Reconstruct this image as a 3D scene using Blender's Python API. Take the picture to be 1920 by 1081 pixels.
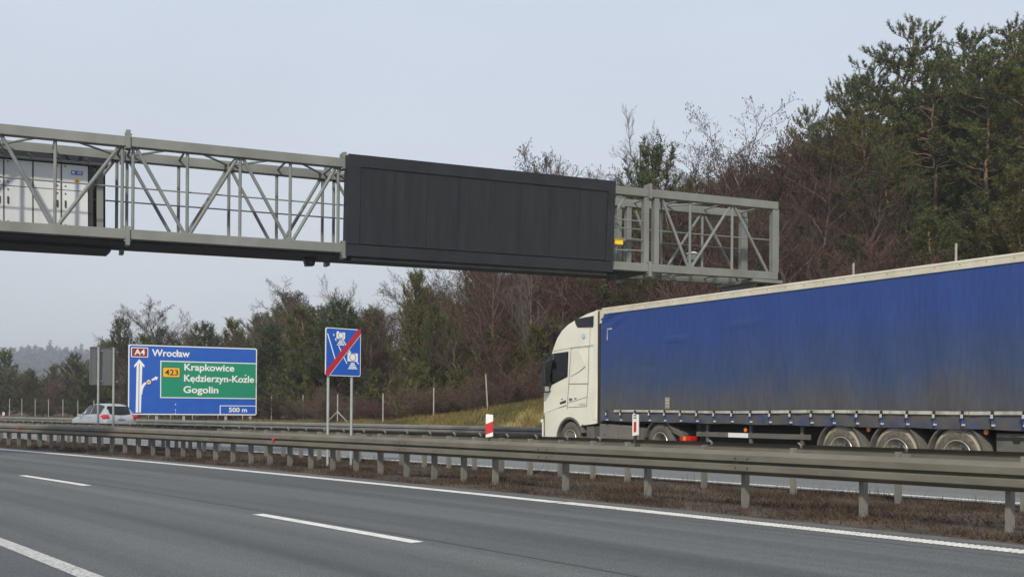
import bpy, bmesh, math, random
import numpy as np
from mathutils import Vector, Matrix

for o in list(bpy.data.objects):
    bpy.data.objects.remove(o, do_unlink=True)
scn = bpy.context.scene
COL = scn.collection
rad = math.radians

# ------------------------------------------------------------------ camera
F_PX, CAM_H, PH = 2000.0, 1.22, math.atan(0.0075)
R_V = Vector((math.cos(PH), 0, math.sin(PH)))
U_V = Vector((-math.sin(PH), 0, math.cos(PH)))
cam_d = bpy.data.cameras.new('camera')
cam_d.sensor_width = 36.0
cam_d.lens = 36.0 * F_PX / 1920.0
cam_d.shift_y = (774.9 - 540.5) / 1920.0
cam_d.clip_start = 0.1
cam_d.clip_end = 6000
cam = bpy.data.objects.new('camera', cam_d)
COL.objects.link(cam)
mw = Matrix.Identity(4)
for i in range(3):
    mw[i][0] = R_V[i]; mw[i][1] = U_V[i]; mw[i][2] = (0, -1, 0)[i]
mw[2][3] = CAM_H
cam.matrix_world = mw
scn.camera = cam

# ------------------------------------------------------------------ sky, sun, exposure
SUN_DIR = Vector((-0.14, -0.78, 0.58)).normalized()
SUN_EL = math.asin(SUN_DIR.z)
world = bpy.data.worlds.new('World')
scn.world = world
world.use_nodes = True
wn = world.node_tree.nodes; wl = world.node_tree.links
wn.clear()
w_out = wn.new('ShaderNodeOutputWorld')
w_bg = wn.new('ShaderNodeBackground')
w_sky = wn.new('ShaderNodeTexSky')
w_sky.sky_type = 'NISHITA'
w_sky.sun_disc = False
w_sky.sun_elevation = SUN_EL
w_sky.sun_rotation = math.atan2(SUN_DIR.x, SUN_DIR.y)
w_sky.altitude = 150
w_sky.air_density = 1.0
w_sky.dust_density = 3.0
w_sky.ozone_density = 1.2
w_mix = wn.new('ShaderNodeMix'); w_mix.data_type = 'RGBA'
w_mix.inputs[0].default_value = 0.88          # thin high cloud veils the blue
w_tc = wn.new('ShaderNodeTexCoord'); w_sp = wn.new('ShaderNodeSeparateXYZ'); w_rp = wn.new('ShaderNodeValToRGB')
wl.new(w_tc.outputs['Generated'], w_sp.inputs[0]); wl.new(w_sp.outputs['Z'], w_rp.inputs[0])
w_rp.color_ramp.elements[0].position = 0.0; w_rp.color_ramp.elements[0].color = (6.25, 6.42, 6.55, 1)
w_rp.color_ramp.elements[1].position = 0.42; w_rp.color_ramp.elements[1].color = (5.75, 6.4, 7.5, 1)
w_nz = wn.new('ShaderNodeTexNoise'); w_nz.inputs['Scale'].default_value = 2.2; w_nz.inputs['Detail'].default_value = 4
w_mp = wn.new('ShaderNodeMapping'); w_mp.inputs['Scale'].default_value = (1, 1, 3.5); wl.new(w_tc.outputs['Generated'], w_mp.inputs[0]); wl.new(w_mp.outputs[0], w_nz.inputs['Vector'])
w_mr = wn.new('ShaderNodeMapRange'); w_mr.inputs['From Min'].default_value = .3; w_mr.inputs['From Max'].default_value = .7; w_mr.inputs['To Min'].default_value = .95; w_mr.inputs['To Max'].default_value = 1.04
wl.new(w_nz.outputs[0], w_mr.inputs['Value'])
w_ml = wn.new('ShaderNodeVectorMath'); w_ml.operation = 'SCALE'; wl.new(w_rp.outputs[0], w_ml.inputs[0]); wl.new(w_mr.outputs[0], w_ml.inputs['Scale'])
wl.new(w_ml.outputs[0], w_mix.inputs[7])
wl.new(w_sky.outputs[0], w_mix.inputs[6])
wl.new(w_mix.outputs[2], w_bg.inputs[0])
w_bg.inputs[1].default_value = 0.10
wl.new(w_bg.outputs[0], w_out.inputs[0])

sun_d = bpy.data.lights.new('sun', 'SUN')
sun_d.energy = 2.85
sun_d.angle = rad(3.0)
sun_d.color = (1.0, 0.93, 0.80)
sun = bpy.data.objects.new('sun', sun_d)
COL.objects.link(sun)
sun.rotation_euler = (-SUN_DIR).to_track_quat('-Z', 'Y').to_euler()
sun.location = (-20, -40, 40)

vs = scn.view_settings
vs.view_transform = 'Standard'
vs.look = 'None'
vs.exposure = 0.27
vs.gamma = 1.0
vs.use_curve_mapping = False
scn.cycles.max_bounces = 6
scn.cycles.volume_bounces = 0
scn.cycles.transparent_max_bounces = 8

# ------------------------------------------------------------------ helpers
def ray(px, py):
    return (px - 960) / F_PX * R_V - (py - 774.9) / F_PX * U_V + Vector((0, 1, 0))

def at(px, py, Y):
    d = ray(px, py)
    return d * Y + Vector((0, 0, CAM_H))

TH = rad(41.0)
UX, UY = -math.sin(TH), math.cos(TH)
NX, NY = math.cos(TH), math.sin(TH)
BETA, KAP = 0.0793, -0.0042

def off(t):
    lo, hi = -10.0, 40.0
    tc = min(max(t, lo), hi)
    return BETA * tc + KAP * tc * tc / 2 + (BETA + KAP * tc) * (t - tc)

def slope(t):
    tc = min(max(t, -10.0), 40.0)
    return BETA + KAP * tc

def tang(t):
    s = slope(t)
    v = Vector((UX + NX * s, UY + NY * s, 0))
    return v.normalized()

def P(t, c, z=0.0):
    n = c + off(t)
    return Vector((UX * t + NX * n, UY * t + NY * n, z))

def t_at(px, c):
    a = (px - 960) / F_PX
    lo, hi = -8.0, 900.0
    g = lambda t: P(t, c).x / max(P(t, c).y, .01) - a
    for _ in range(60):
        m = (lo + hi) / 2
        if P(m, c).y < 0.5 or g(m) > 0:
            lo = m
        else:
            hi = m
    return lo

def link(o, parent=None):
    COL.objects.link(o)
    if parent is not None:
        o.parent = parent
    return o

def tag(o, label=None, cat=None, group=None, kind=None):
    if label: o['label'] = label
    if cat: o['category'] = cat
    if group: o['group'] = group
    if kind: o['kind'] = kind
    return o

def empty(name, loc=(0, 0, 0), rz=0.0, label=None, cat=None, group=None):
    o = bpy.data.objects.new(name, None)
    o.empty_display_size = 0.2
    o.location = loc
    o.rotation_euler = (0, 0, rz)
    link(o)
    return tag(o, label, cat, group)

def inst(name, mesh, parent, loc=(0, 0, 0), rz=0.0):
    o = bpy.data.objects.new(name, mesh)
    o.location = loc
    o.rotation_euler = (0, 0, rz)
    return link(o, parent)

class MB:
    def __init__(s):
        s.v = []; s.f = []; s.m = []
    def add(s, verts, faces, mi=0):
        b = len(s.v)
        s.v += [tuple(v) for v in verts]
        s.f += [tuple(i + b for i in f) for f in faces]
        s.m += [mi] * len(faces)
        return s
    def box(s, c, d, M=None, mi=0):
        x, y, z = d[0] / 2, d[1] / 2, d[2] / 2
        vs_ = [Vector((sx * x, sy * y, sz * z)) for sz in (-1, 1) for sy in (-1, 1) for sx in (-1, 1)]
        if M is not None:
            vs_ = [M @ v for v in vs_]
        c = Vector(c)
        s.add([v + c for v in vs_], [(0, 2, 3, 1), (4, 5, 7, 6), (0, 1, 5, 4), (2, 6, 7, 3), (0, 4, 6, 2), (1, 3, 7, 5)], mi)
        return s
    def bar(s, a, b, w, h=None, up=(0, 0, 1), mi=0):
        a = Vector(a); b = Vector(b); h = h or w
        d = (b - a).normalized()
        up = Vector(up)
        if abs(d.dot(up)) > .98: up = Vector((1, 0, 0))
        r = d.cross(up).normalized(); q = r.cross(d)
        vs_ = []
        for p in (a, b):
            for sx, sz in ((-1, -1), (1, -1), (1, 1), (-1, 1)):
                vs_.append(p + r * sx * w / 2 + q * sz * h / 2)
        s.add(vs_, [(3, 2, 1, 0), (4, 5, 6, 7), (0, 1, 5, 4), (1, 2, 6, 5), (2, 3, 7, 6), (3, 0, 4, 7)], mi)
        return s
    def tube(s, pts, radii, n=8, cap=True, mi=0):
        pts = [Vector(p) for p in pts]
        if not hasattr(radii, '__len__'): radii = [radii] * len(pts)
        vs_ = []
        for i, p in enumerate(pts):
            d = (pts[min(i + 1, len(pts) - 1)] - pts[max(i - 1, 0)]).normalized()
            up = Vector((0, 0, 1)) if abs(d.z) < .95 else Vector((1, 0, 0))
            r = d.cross(up).normalized(); q = r.cross(d)
            for k in range(n):
                an = 2 * math.pi * k / n
                vs_.append(p + (r * math.cos(an) + q * math.sin(an)) * radii[i])
        fs = []
        for i in range(len(pts) - 1):
            for k in range(n):
                k2 = (k + 1) % n
                fs.append((i * n + k, i * n + k2, (i + 1) * n + k2, (i + 1) * n + k))
        if cap:
            fs.append(tuple(range(n - 1, -1, -1)))
            fs.append(tuple((len(pts) - 1) * n + k for k in range(n)))
        s.add(vs_, fs, mi)
        return s
    def prism(s, poly, y0, y1, mi=0):
        """poly of (x,z), extruded along y"""
        n = len(poly)
        vs_ = [(x, y0, z) for x, z in poly] + [(x, y1, z) for x, z in poly]
        fs = [tuple(range(n)), tuple(range(2 * n - 1, n - 1, -1))]
        fs += [(i, i + n, (i + 1) % n + n, (i + 1) % n) for i in range(n)]
        s.add(vs_, fs, mi)
        return s
    def lathe(s, prof, n=32, axis='y', c=(0, 0, 0), mi=0, closed=True):
        """prof: list of (axial, radius)"""
        m = len(prof); vs_ = []
        for k in range(n):
            a = 2 * math.pi * k / n
            for ax, r in prof:
                p = (r * math.cos(a), ax, r * math.sin(a)) if axis == 'y' else (r * math.cos(a), r * math.sin(a), ax)
                vs_.append((p[0] + c[0], p[1] + c[1], p[2] + c[2]))
        fs = []
        for k in range(n):
            k2 = (k + 1) % n
            for i in range(m - 1 + (1 if closed else 0)):
                j = (i + 1) % m
                fs.append((k * m + i, k * m + j, k2 * m + j, k2 * m + i))
        s.add(vs_, fs, mi)
        return s
    def mesh(s, name, mat, bevel=0, seg=2, smooth=False, recalc=True):
        me = bpy.data.meshes.new(name)
        me.from_pydata(s.v, [], s.f)
        mats = mat if isinstance(mat, (list, tuple)) else [mat]
        for m in mats: me.materials.append(m)
        if len(mats) > 1:
            me.polygons.foreach_set('material_index', s.m)
        if bevel or recalc:
            bm = bmesh.new(); bm.from_mesh(me)
            if recalc: bmesh.ops.recalc_face_normals(bm, faces=bm.faces)
            if bevel:
                ed = [e for e in bm.edges if len(e.link_faces) == 2 and e.calc_face_angle(0) > .5]
                bmesh.ops.bevel(bm, geom=ed, offset=bevel, segments=seg, affect='EDGES', profile=.5, clamp_overlap=True)
            bm.to_mesh(me); bm.free()
        if smooth:
            me.shade_smooth()
            if smooth != 'all':
                try: me.set_sharp_from_angle(angle=rad(35))
                except Exception: pass
        me.update()
        return me
    def build(s, name, mat, parent=None, loc=(0, 0, 0), **kw):
        o = bpy.data.objects.new(name, s.mesh(name, mat, **kw))
        o.location = loc
        return link(o, parent)

def np_mesh(name, V, F, mat, smooth=False):
    """V (n,3) float, F (m,3) int triangles"""
    me = bpy.data.meshes.new(name)
    V = np.ascontiguousarray(V, dtype=np.float32); F = np.ascontiguousarray(F, dtype=np.int32)
    k = F.shape[1]
    me.vertices.add(len(V)); me.vertices.foreach_set('co', V.ravel())
    me.loops.add(F.size); me.loops.foreach_set('vertex_index', F.ravel())
    me.polygons.add(len(F))
    me.polygons.foreach_set('loop_start', np.arange(0, F.size, k, dtype=np.int32))
    me.polygons.foreach_set('loop_total', np.full(len(F), k, dtype=np.int32))
    me.materials.append(mat)
    me.update(calc_edges=True)
    if smooth: me.shade_smooth()
    return me

# ------------------------------------------------------------------ materials
def mat(name, col, rough=.6, metal=0.0, col2=None, scale=4.0, mixlo=.35, mixhi=.65, bump=0.0, bscale=60.0,
        island=0.0, spec=.5, stretch=None, detail=5.0, objvar=0.0, uv=False, trans=0.0, coat=0.0):
    m = bpy.data.materials.new(name); m.use_nodes = True
    nt = m.node_tree; n = nt.nodes; l = nt.links
    b = n['Principled BSDF']
    b.inputs['Roughness'].default_value = rough
    b.inputs['Metallic'].default_value = metal
    b.inputs['Specular IOR Level'].default_value = spec
    if coat: b.inputs['Coat Weight'].default_value = coat
    c1 = (*col, 1)
    b.inputs['Base Color'].default_value = c1
    last = None
    tc = n.new('ShaderNodeTexCoord')
    src = tc.outputs['UV' if uv else 'Object']
    if stretch:
        mp = n.new('ShaderNodeMapping'); mp.inputs['Scale'].default_value = stretch
        l.new(src, mp.inputs[0]); src_s = mp.outputs[0]
    else: src_s = src
    if col2 is not None:
        nz = n.new('ShaderNodeTexNoise'); nz.inputs['Scale'].default_value = scale
        nz.inputs['Detail'].default_value = detail; nz.inputs['Roughness'].default_value = .6
        l.new(src_s, nz.inputs['Vector'])
        rp = n.new('ShaderNodeValToRGB')
        rp.color_ramp.elements[0].position = mixlo; rp.color_ramp.elements[1].position = mixhi
        rp.color_ramp.elements[0].color = c1; rp.color_ramp.elements[1].color = (*col2, 1)
        l.new(nz.outputs[0], rp.inputs[0]); last = rp.outputs[0]
    if island or objvar:
        hs = n.new('ShaderNodeHueSaturation')
        if last is not None: l.new(last, hs.inputs['Color'])
        else: hs.inputs['Color'].default_value = c1
        mr = n.new('ShaderNodeMapRange')
        v = island or objvar
        mr.inputs['To Min'].default_value = 1 - v; mr.inputs['To Max'].default_value = 1 + v
        if island:
            g = n.new('ShaderNodeNewGeometry'); l.new(g.outputs['Random Per Island'], mr.inputs['Value'])
        else:
            g = n.new('ShaderNodeObjectInfo'); l.new(g.outputs['Random'], mr.inputs['Value'])
        l.new(mr.outputs[0], hs.inputs['Value'])
        if island and objvar:
            oi = n.new('ShaderNodeObjectInfo'); m2 = n.new('ShaderNodeMapRange')
            m2.inputs['To Min'].default_value = .5 - objvar * .12; m2.inputs['To Max'].default_value = .5 + objvar * .10
            l.new(oi.outputs['Random'], m2.inputs['Value']); l.new(m2.outputs[0], hs.inputs['Hue'])
        last = hs.outputs[0]
    if last is not None: l.new(last, b.inputs['Base Color'])
    if bump:
        n2 = n.new('ShaderNodeTexNoise'); n2.inputs['Scale'].default_value = bscale; n2.inputs['Detail'].default_value = 3
        l.new(src_s, n2.inputs['Vector'])
        bp = n.new('ShaderNodeBump'); bp.inputs['Strength'].default_value = bump; bp.inputs['Distance'].default_value = .02
        l.new(n2.outputs[0], bp.inputs['Height']); l.new(bp.outputs[0], b.inputs['Normal'])
    if trans:
        tr = n.new('ShaderNodeBsdfTranslucent'); mx = n.new('ShaderNodeMixShader'); mx.inputs[0].default_value = trans
        if last is not None: l.new(last, tr.inputs['Color'])
        else: tr.inputs['Color'].default_value = c1
        l.new(b.outputs[0], mx.inputs[1]); l.new(tr.outputs[0], mx.inputs[2])
        l.new(mx.outputs[0], n['Material Output'].inputs['Surface'])
    return m

def asphalt(name, base, lo, hi):
    m = bpy.data.materials.new(name); m.use_nodes = True
    nt = m.node_tree; n = nt.nodes; l = nt.links; b = n['Principled BSDF']
    tc = n.new('ShaderNodeTexCoord'); uv = tc.outputs['UV']; ob = tc.outputs['Object']
    def noise(src, sc, det, st=None):
        if st:
            mp = n.new('ShaderNodeMapping'); mp.inputs['Scale'].default_value = st; l.new(src, mp.inputs[0]); src = mp.outputs[0]
        z = n.new('ShaderNodeTexNoise'); z.inputs['Scale'].default_value = sc; z.inputs['Detail'].default_value = det
        l.new(src, z.inputs['Vector']); return z.outputs[0]
    def ramp(s, p0, p1, a, bb):
        r = n.new('ShaderNodeValToRGB'); e = r.color_ramp.elements
        e[0].position = p0; e[1].position = p1; e[0].color = (a, a, a, 1); e[1].color = (bb, bb, bb, 1)
        l.new(s, r.inputs[0]); return r.outputs[0]
    def mul(a, bb):
        x = n.new('ShaderNodeMix'); x.data_type = 'RGBA'; x.blend_type = 'MULTIPLY'; x.inputs[0].default_value = 1
        l.new(a, x.inputs[6]); l.new(bb, x.inputs[7]); return x.outputs[2]
    tracks = ramp(noise(uv, 1.0, 3, (1.6, .03, 1)), .3, .7, lo, hi)      # long wheel tracks and seams
    patch = ramp(noise(uv, .35, 4, (1, .25, 1)), .3, .7, .88, 1.1)
    grain = ramp(noise(ob, 55, 2), .33, .68, .55, 1.5)
    fine = ramp(noise(ob, 9, 3), .3, .7, .9, 1.1)
    c = n.new('ShaderNodeRGB'); c.outputs[0].default_value = (*base, 1)
    col = mul(mul(mul(mul(c.outputs[0], tracks), patch), grain), fine)
    # bright chips of stone
    v = n.new('ShaderNodeTexVoronoi'); v.inputs['Scale'].default_value = 38; l.new(ob, v.inputs['Vector'])
    sp = n.new('ShaderNodeMath'); sp.operation = 'LESS_THAN'; sp.inputs[1].default_value = .11; l.new(v.outputs['Distance'], sp.inputs[0])
    sc_ = n.new('ShaderNodeSeparateColor'); l.new(v.outputs['Color'], sc_.inputs[0])
    gt = n.new('ShaderNodeMath'); gt.operation = 'GREATER_THAN'; gt.inputs[1].default_value = .86; l.new(sc_.outputs[0], gt.inputs[0])
    ml = n.new('ShaderNodeMath'); ml.operation = 'MULTIPLY'; l.new(sp.outputs[0], ml.inputs[0]); l.new(gt.outputs[0], ml.inputs[1])
    mx = n.new('ShaderNodeMix'); mx.data_type = 'RGBA'; l.new(ml.outputs[0], mx.inputs[0]); l.new(col, mx.inputs[6]); mx.inputs[7].default_value = (.34, .35, .35, 1)
    l.new(mx.outputs[2], b.inputs['Base Color'])
    b.inputs['Roughness'].default_value = .72
    b.inputs['Specular IOR Level'].default_value = .45
    bp = n.new('ShaderNodeBump'); bp.inputs['Strength'].default_value = .5; bp.inputs['Distance'].default_value = .008
    l.new(noise(ob, 70, 3), bp.inputs['Height']); l.new(bp.outputs[0], b.inputs['Normal'])
    return m

MAT = {}
MAT['asphalt'] = asphalt('asphalt', (.092, .098, .095), .62, 1.28)
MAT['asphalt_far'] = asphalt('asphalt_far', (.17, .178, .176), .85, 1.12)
MAT['shoulder'] = asphalt('shoulder_asphalt', (.075, .08, .083), .85, 1.1)
MAT['paint'] = mat('road_paint', (.74, .73, .69), .6, col2=(.56, .55, .51), scale=7, mixlo=.42, mixhi=.75, bump=.2, bscale=80)
MAT['paint_worn'] = mat('worn_road_paint', (.33, .325, .30), .65, col2=(.22, .215, .20), scale=9, mixlo=.4, mixhi=.7)
def chipped(name, c1, c2, amount):
    m = mat(name, c1, .62, col2=c2, scale=6, mixlo=.42, mixhi=.75)
    nt = m.node_tree; n = nt.nodes; l = nt.links; b = n['Principled BSDF']
    src = b.inputs['Base Color'].links[0].from_socket
    tc = n.new('ShaderNodeTexCoord'); z = n.new('ShaderNodeTexNoise'); z.inputs['Scale'].default_value = 30; z.inputs['Detail'].default_value = 8; z.inputs['Roughness'].default_value = .75
    l.new(tc.outputs['Object'], z.inputs['Vector'])
    r = n.new('ShaderNodeMapRange'); r.inputs['From Min'].default_value = amount; r.inputs['From Max'].default_value = amount + .06; l.new(z.outputs[0], r.inputs['Value'])
    mx = n.new('ShaderNodeMix'); mx.data_type = 'RGBA'; l.new(r.outputs[0], mx.inputs[0]); mx.inputs[6].default_value = (.11, .113, .11, 1); l.new(src, mx.inputs[7])
    l.new(mx.outputs[2], b.inputs['Base Color'])
    return m
MAT['paint'] = chipped('chipped_road_paint', (.72, .71, .67), (.50, .49, .455), .36)
MAT['paint_old'] = chipped('old_road_paint', (.52, .515, .485), (.36, .355, .33), .41)
MAT['soil'] = mat('median_soil', (.030, .021, .016), .95, col2=(.095, .066, .042), scale=1.5, bump=.8, bscale=22)
MAT['dirt_edge'] = mat('dirty_asphalt_edge', (.085, .083, .078), .9, col2=(.13, .128, .12), scale=5, bump=.4, bscale=50)
MAT['terrain'] = None
MAT['drygrass'] = mat('dry_grass_blades', (.088, .060, .036), .9, island=.45, col2=(.042, .027, .018), scale=1.3, mixlo=.42, mixhi=.6, trans=.2)
MAT['bankgrass'] = mat('bank_grass_blades', (.24, .18, .06), .9, island=.45, col2=(.095, .092, .03), scale=.35, mixlo=.4, mixhi=.62, trans=.25)
MAT['zinc'] = mat('galvanised_rail', (.165, .150, .120), .72, .1, col2=(.118, .107, .086), scale=1.3, stretch=(1, 1, 3), bump=.06, bscale=30)
MAT['zinc_post'] = mat('galvanised_post', (.215, .205, .175), .7, .15, col2=(.14, .134, .115), scale=3, stretch=(3, 3, 1), objvar=.15)
MAT['zinc_far'] = mat('galvanised_far_rail', (.185, .18, .162), .65, .2, col2=(.14, .136, .122), scale=1.5)
MAT['bolt'] = mat('bolt_rust', (.07, .055, .045), .7, .3)
MAT['gantry'] = mat('gantry_paint', (.205, .216, .198), .6, .1, col2=(.15, .157, .142), scale=1.1, stretch=(1, 1, .6), bump=.04, bscale=20)
MAT['gantry_tube'] = mat('gantry_tube', (.205, .222, .212), .68, .1, col2=(.155, .166, .158), scale=2)
MAT['floor'] = mat('gantry_floor_shaded', (.030, .032, .036), .85, col2=(.02, .021, .024), scale=3)  # shade of the undersides put into the dark base colour
MAT['vms'] = mat('display_black', (.015, .017, .021), .75, spec=.25, col2=(.027, .028, .032), scale=1.6, mixhi=.8, stretch=(3.5, 1, .35), bump=.05, bscale=8)
MAT['vms_frame'] = mat('display_frame_black', (.013, .015, .020), .6, spec=.3, col2=(.020, .022, .028), scale=2)
MAT['cabinet'] = mat('cabinet_white', (.60, .62, .63), .45, col2=(.50, .52, .53), scale=1.2, stretch=(1, 1, .4))
MAT['black'] = mat('black_plastic', (.018, .018, .019), .5)
MAT['darkgrey'] = mat('dark_grey', (.06, .06, .06), .6)
MAT['yellow'] = mat('camera_yellow', (.75, .50, .02), .4)
MAT['sblue'] = mat('sign_blue', (.012, .095, .46), .42, col2=(.010, .085, .42), scale=2)
MAT['sgreen'] = mat('sign_green', (.006, .23, .13), .42)
MAT['swhite'] = mat('sign_white', (.75, .76, .76), .5)
MAT['sred'] = mat('sign_red', (.42, .02, .035), .45)
MAT['sdarkred'] = mat('sign_dark_red', (.24, .015, .02), .45)
MAT['syellow'] = mat('sign_yellow', (.80, .42, .02), .45)
MAT['sblack'] = mat('sign_black', (.02, .02, .02), .5)
MAT['sback'] = mat('sign_back_grey', (.20, .21, .21), .55, .3, col2=(.17, .18, .18), scale=2)
MAT['spost'] = mat('sign_post_grey', (.40, .42, .41), .5, .3, col2=(.32, .34, .33), scale=4)
MAT['red'] = mat('red_plastic', (.50, .018, .022), .4)
MAT['white_pl'] = mat('white_plastic', (.72, .71, .67), .5)
MAT['cab'] = mat('truck_white_paint', (.74, .715, .60), .34, col2=(.64, .61, .50), scale=1.3, mixlo=.45, mixhi=.8, coat=.4)
MAT['cab_seam'] = mat('panel_gap_dark', (.10, .097, .085), .7)
MAT['glass'] = mat('dark_glass', (.008, .010, .009), .05, spec=.32)
MAT['inside'] = mat('cab_inside_with_reflection', (.012, .013, .013), .9, col2=(.045, .075, .042), scale=2.6, mixlo=.5, mixhi=.66, stretch=(1.4, 1, 1))  # dark interior, green noise paints the reflection in the side window
def pane_mat():
    m = bpy.data.materials.new('clear_pane'); m.use_nodes = True; nt = m.node_tree; n = nt.nodes; l = nt.links
    n.remove(n['Principled BSDF'])
    t = n.new('ShaderNodeBsdfTransparent'); t.inputs[0].default_value = (.80, .86, .82, 1); g = n.new('ShaderNodeBsdfGlossy'); g.inputs['Roughness'].default_value = .04
    f = n.new('ShaderNodeFresnel'); f.inputs[0].default_value = 1.45; x = n.new('ShaderNodeMixShader')
    l.new(f.outputs[0], x.inputs[0]); l.new(t.outputs[0], x.inputs[1]); l.new(g.outputs[0], x.inputs[2]); l.new(x.outputs[0], n['Material Output'].inputs['Surface'])
    return m
MAT['pane'] = pane_mat()
MAT['mirror'] = mat('mirror_glass', (.5, .52, .53), .08, 1.0)
MAT['rubber'] = mat('tyre_rubber', (.12, .107, .088), .9, col2=(.075, .068, .058), scale=7)
MAT['rubber_dusty'] = mat('dusty_tyre_sidewall', (.36, .315, .24), .95, col2=(.16, .14, .11), scale=6, mixlo=.42, mixhi=.72)
MAT['rubber_side'] = mat('worn_tyre_sidewall', (.10, .088, .07), .95, col2=(.22, .19, .15), scale=9, mixlo=.48, mixhi=.75)
MAT['rubber_dark'] = mat('tyre_dark', (.035, .034, .032), .9)
MAT['rim'] = mat('steel_rim', (.30, .28, .24), .5, .5, col2=(.17, .15, .12), scale=12)
MAT['rim_edge'] = mat('bright_rim_edge', (.62, .60, .55), .35, .7)
MAT['fender'] = mat('grey_fender', (.085, .082, .074), .75, col2=(.13, .12, .10), scale=3)
MAT['skirt'] = mat('dusty_grey_skirt', (.165, .148, .125), .7, col2=(.12, .108, .092), scale=2.2)
MAT['chassis'] = mat('chassis_black', (.016, .015, .014), .85)
MAT['tape'] = mat('dirty_white_tape', (.50, .47, .40), .6, col2=(.27, .25, .21), scale=3.5, mixlo=.4, mixhi=.68, stretch=(1.5, 1, 1))
MAT['strapw'] = mat('buckle_white', (.45, .46, .47), .5)
MAT['roofrail'] = mat('trailer_cream_rail', (.62, .585, .48), .5, col2=(.50, .46, .37), scale=1.8)
MAT['rave'] = mat('trailer_rail_grey', (.33, .30, .25), .6, col2=(.22, .20, .17), scale=2.5)
MAT['lamp_red'] = mat('lamp_red', (.46, .014, .012), .25, spec=.6)
MAT['lamp_amber'] = mat('lamp_amber', (.70, .20, .02), .3)
MAT['silver'] = mat('silver_paint', (.44, .46, .48), .30, .5, coat=.5)
MAT['plate'] = mat('number_plate', (.66, .66, .63), .5)
MAT['bark_pine'] = mat('pine_bark', (.19, .11, .065), .95, col2=(.10, .07, .05), scale=3.0, stretch=(1, 1, .4), objvar=.2)
MAT['bark_grey'] = mat('grey_brown_bark', (.20, .155, .11), .95, col2=(.11, .085, .06), scale=4, stretch=(1, 1, .3), objvar=.2)
MAT['needles'] = mat('pine_needles', (.135, .140, .032), .75, island=.5, objvar=.30, col2=(.070, .085, .024), scale=.6, trans=.22)
MAT['needles_dark'] = mat('pine_needles_dark', (.095, .105, .029), .75, island=.5, objvar=.30, col2=(.050, .064, .021), scale=.6, trans=.2)
MAT['needles_far'] = mat('far_wood_needles', (.045, .055, .03), .9, island=.4, col2=(.07, .06, .045), scale=.02)
MAT['twigs'] = mat('brown_twigs', (.108, .074, .052), .95, island=.4, objvar=.3)
MAT['twigs_red'] = mat('reddish_brown_twigs', (.098, .056, .043), .95, island=.4, objvar=.25)
MAT['twigs_pale'] = mat('pale_twigs', (.13, .105, .088), .95, island=.3)
MAT['fencepost'] = mat('fence_post_grey', (.33, .33, .31), .7, col2=(.24, .24, .22), scale=5)

def terrain_mat():
    m = bpy.data.materials.new('forest_floor_and_bank'); m.use_nodes = True
    nt = m.node_tree; n = nt.nodes; l = nt.links; b = n['Principled BSDF']
    tc = n.new('ShaderNodeTexCoord'); uv = n.new('ShaderNodeSeparateXYZ'); l.new(tc.outputs['UV'], uv.inputs[0])
    z1 = n.new('ShaderNodeTexNoise'); z1.inputs['Scale'].default_value = .5; z1.inputs['Detail'].default_value = 6; l.new(tc.outputs['Object'], z1.inputs['Vector'])
    ad = n.new('ShaderNodeMath'); ad.operation = 'MULTIPLY_ADD'; ad.inputs[1].default_value = 3.0; l.new(z1.outputs[0], ad.inputs[0]); l.new(uv.outputs['X'], ad.inputs[2])
    mr = n.new('ShaderNodeMapRange'); mr.inputs['From Min'].default_value = 33.0; mr.inputs['From Max'].default_value = 34.5; l.new(ad.outputs[0], mr.inputs['Value'])
    g = n.new('ShaderNodeValToRGB'); g.color_ramp.elements[0].position = .38; g.color_ramp.elements[1].position = .62
    g.color_ramp.elements[0].color = (.15, .14, .04, 1); g.color_ramp.elements[1].color = (.28, .21, .07, 1)
    z2 = n.new('ShaderNodeTexNoise'); z2.inputs['Scale'].default_value = .9; z2.inputs['Detail'].default_value = 6; l.new(tc.outputs['Object'], z2.inputs['Vector']); l.new(z2.outputs[0], g.inputs[0])
    f = n.new('ShaderNodeValToRGB'); f.color_ramp.elements[0].position = .35; f.color_ramp.elements[1].position = .65
    f.color_ramp.elements[0].color = (.055, .032, .020, 1); f.color_ramp.elements[1].color = (.105, .062, .038, 1)
    z3 = n.new('ShaderNodeTexNoise'); z3.inputs['Scale'].default_value = 3.5; z3.inputs['Detail'].default_value = 6; l.new(tc.outputs['Object'], z3.inputs['Vector']); l.new(z3.outputs[0], f.inputs[0])
    mx = n.new('ShaderNodeMix'); mx.data_type = 'RGBA'; l.new(mr.outputs[0], mx.inputs[0]); l.new(g.outputs[0], mx.inputs[6]); l.new(f.outputs[0], mx.inputs[7])
    l.new(mx.outputs[2], b.inputs['Base Color']); b.inputs['Roughness'].default_value = .95
    bp = n.new('ShaderNodeBump'); bp.inputs['Strength'].default_value = .8; bp.inputs['Distance'].default_value = .06
    l.new(z3.outputs[0], bp.inputs['Height']); l.new(bp.outputs[0], b.inputs['Normal'])
    return m
MAT['terrain'] = terrain_mat()

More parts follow.
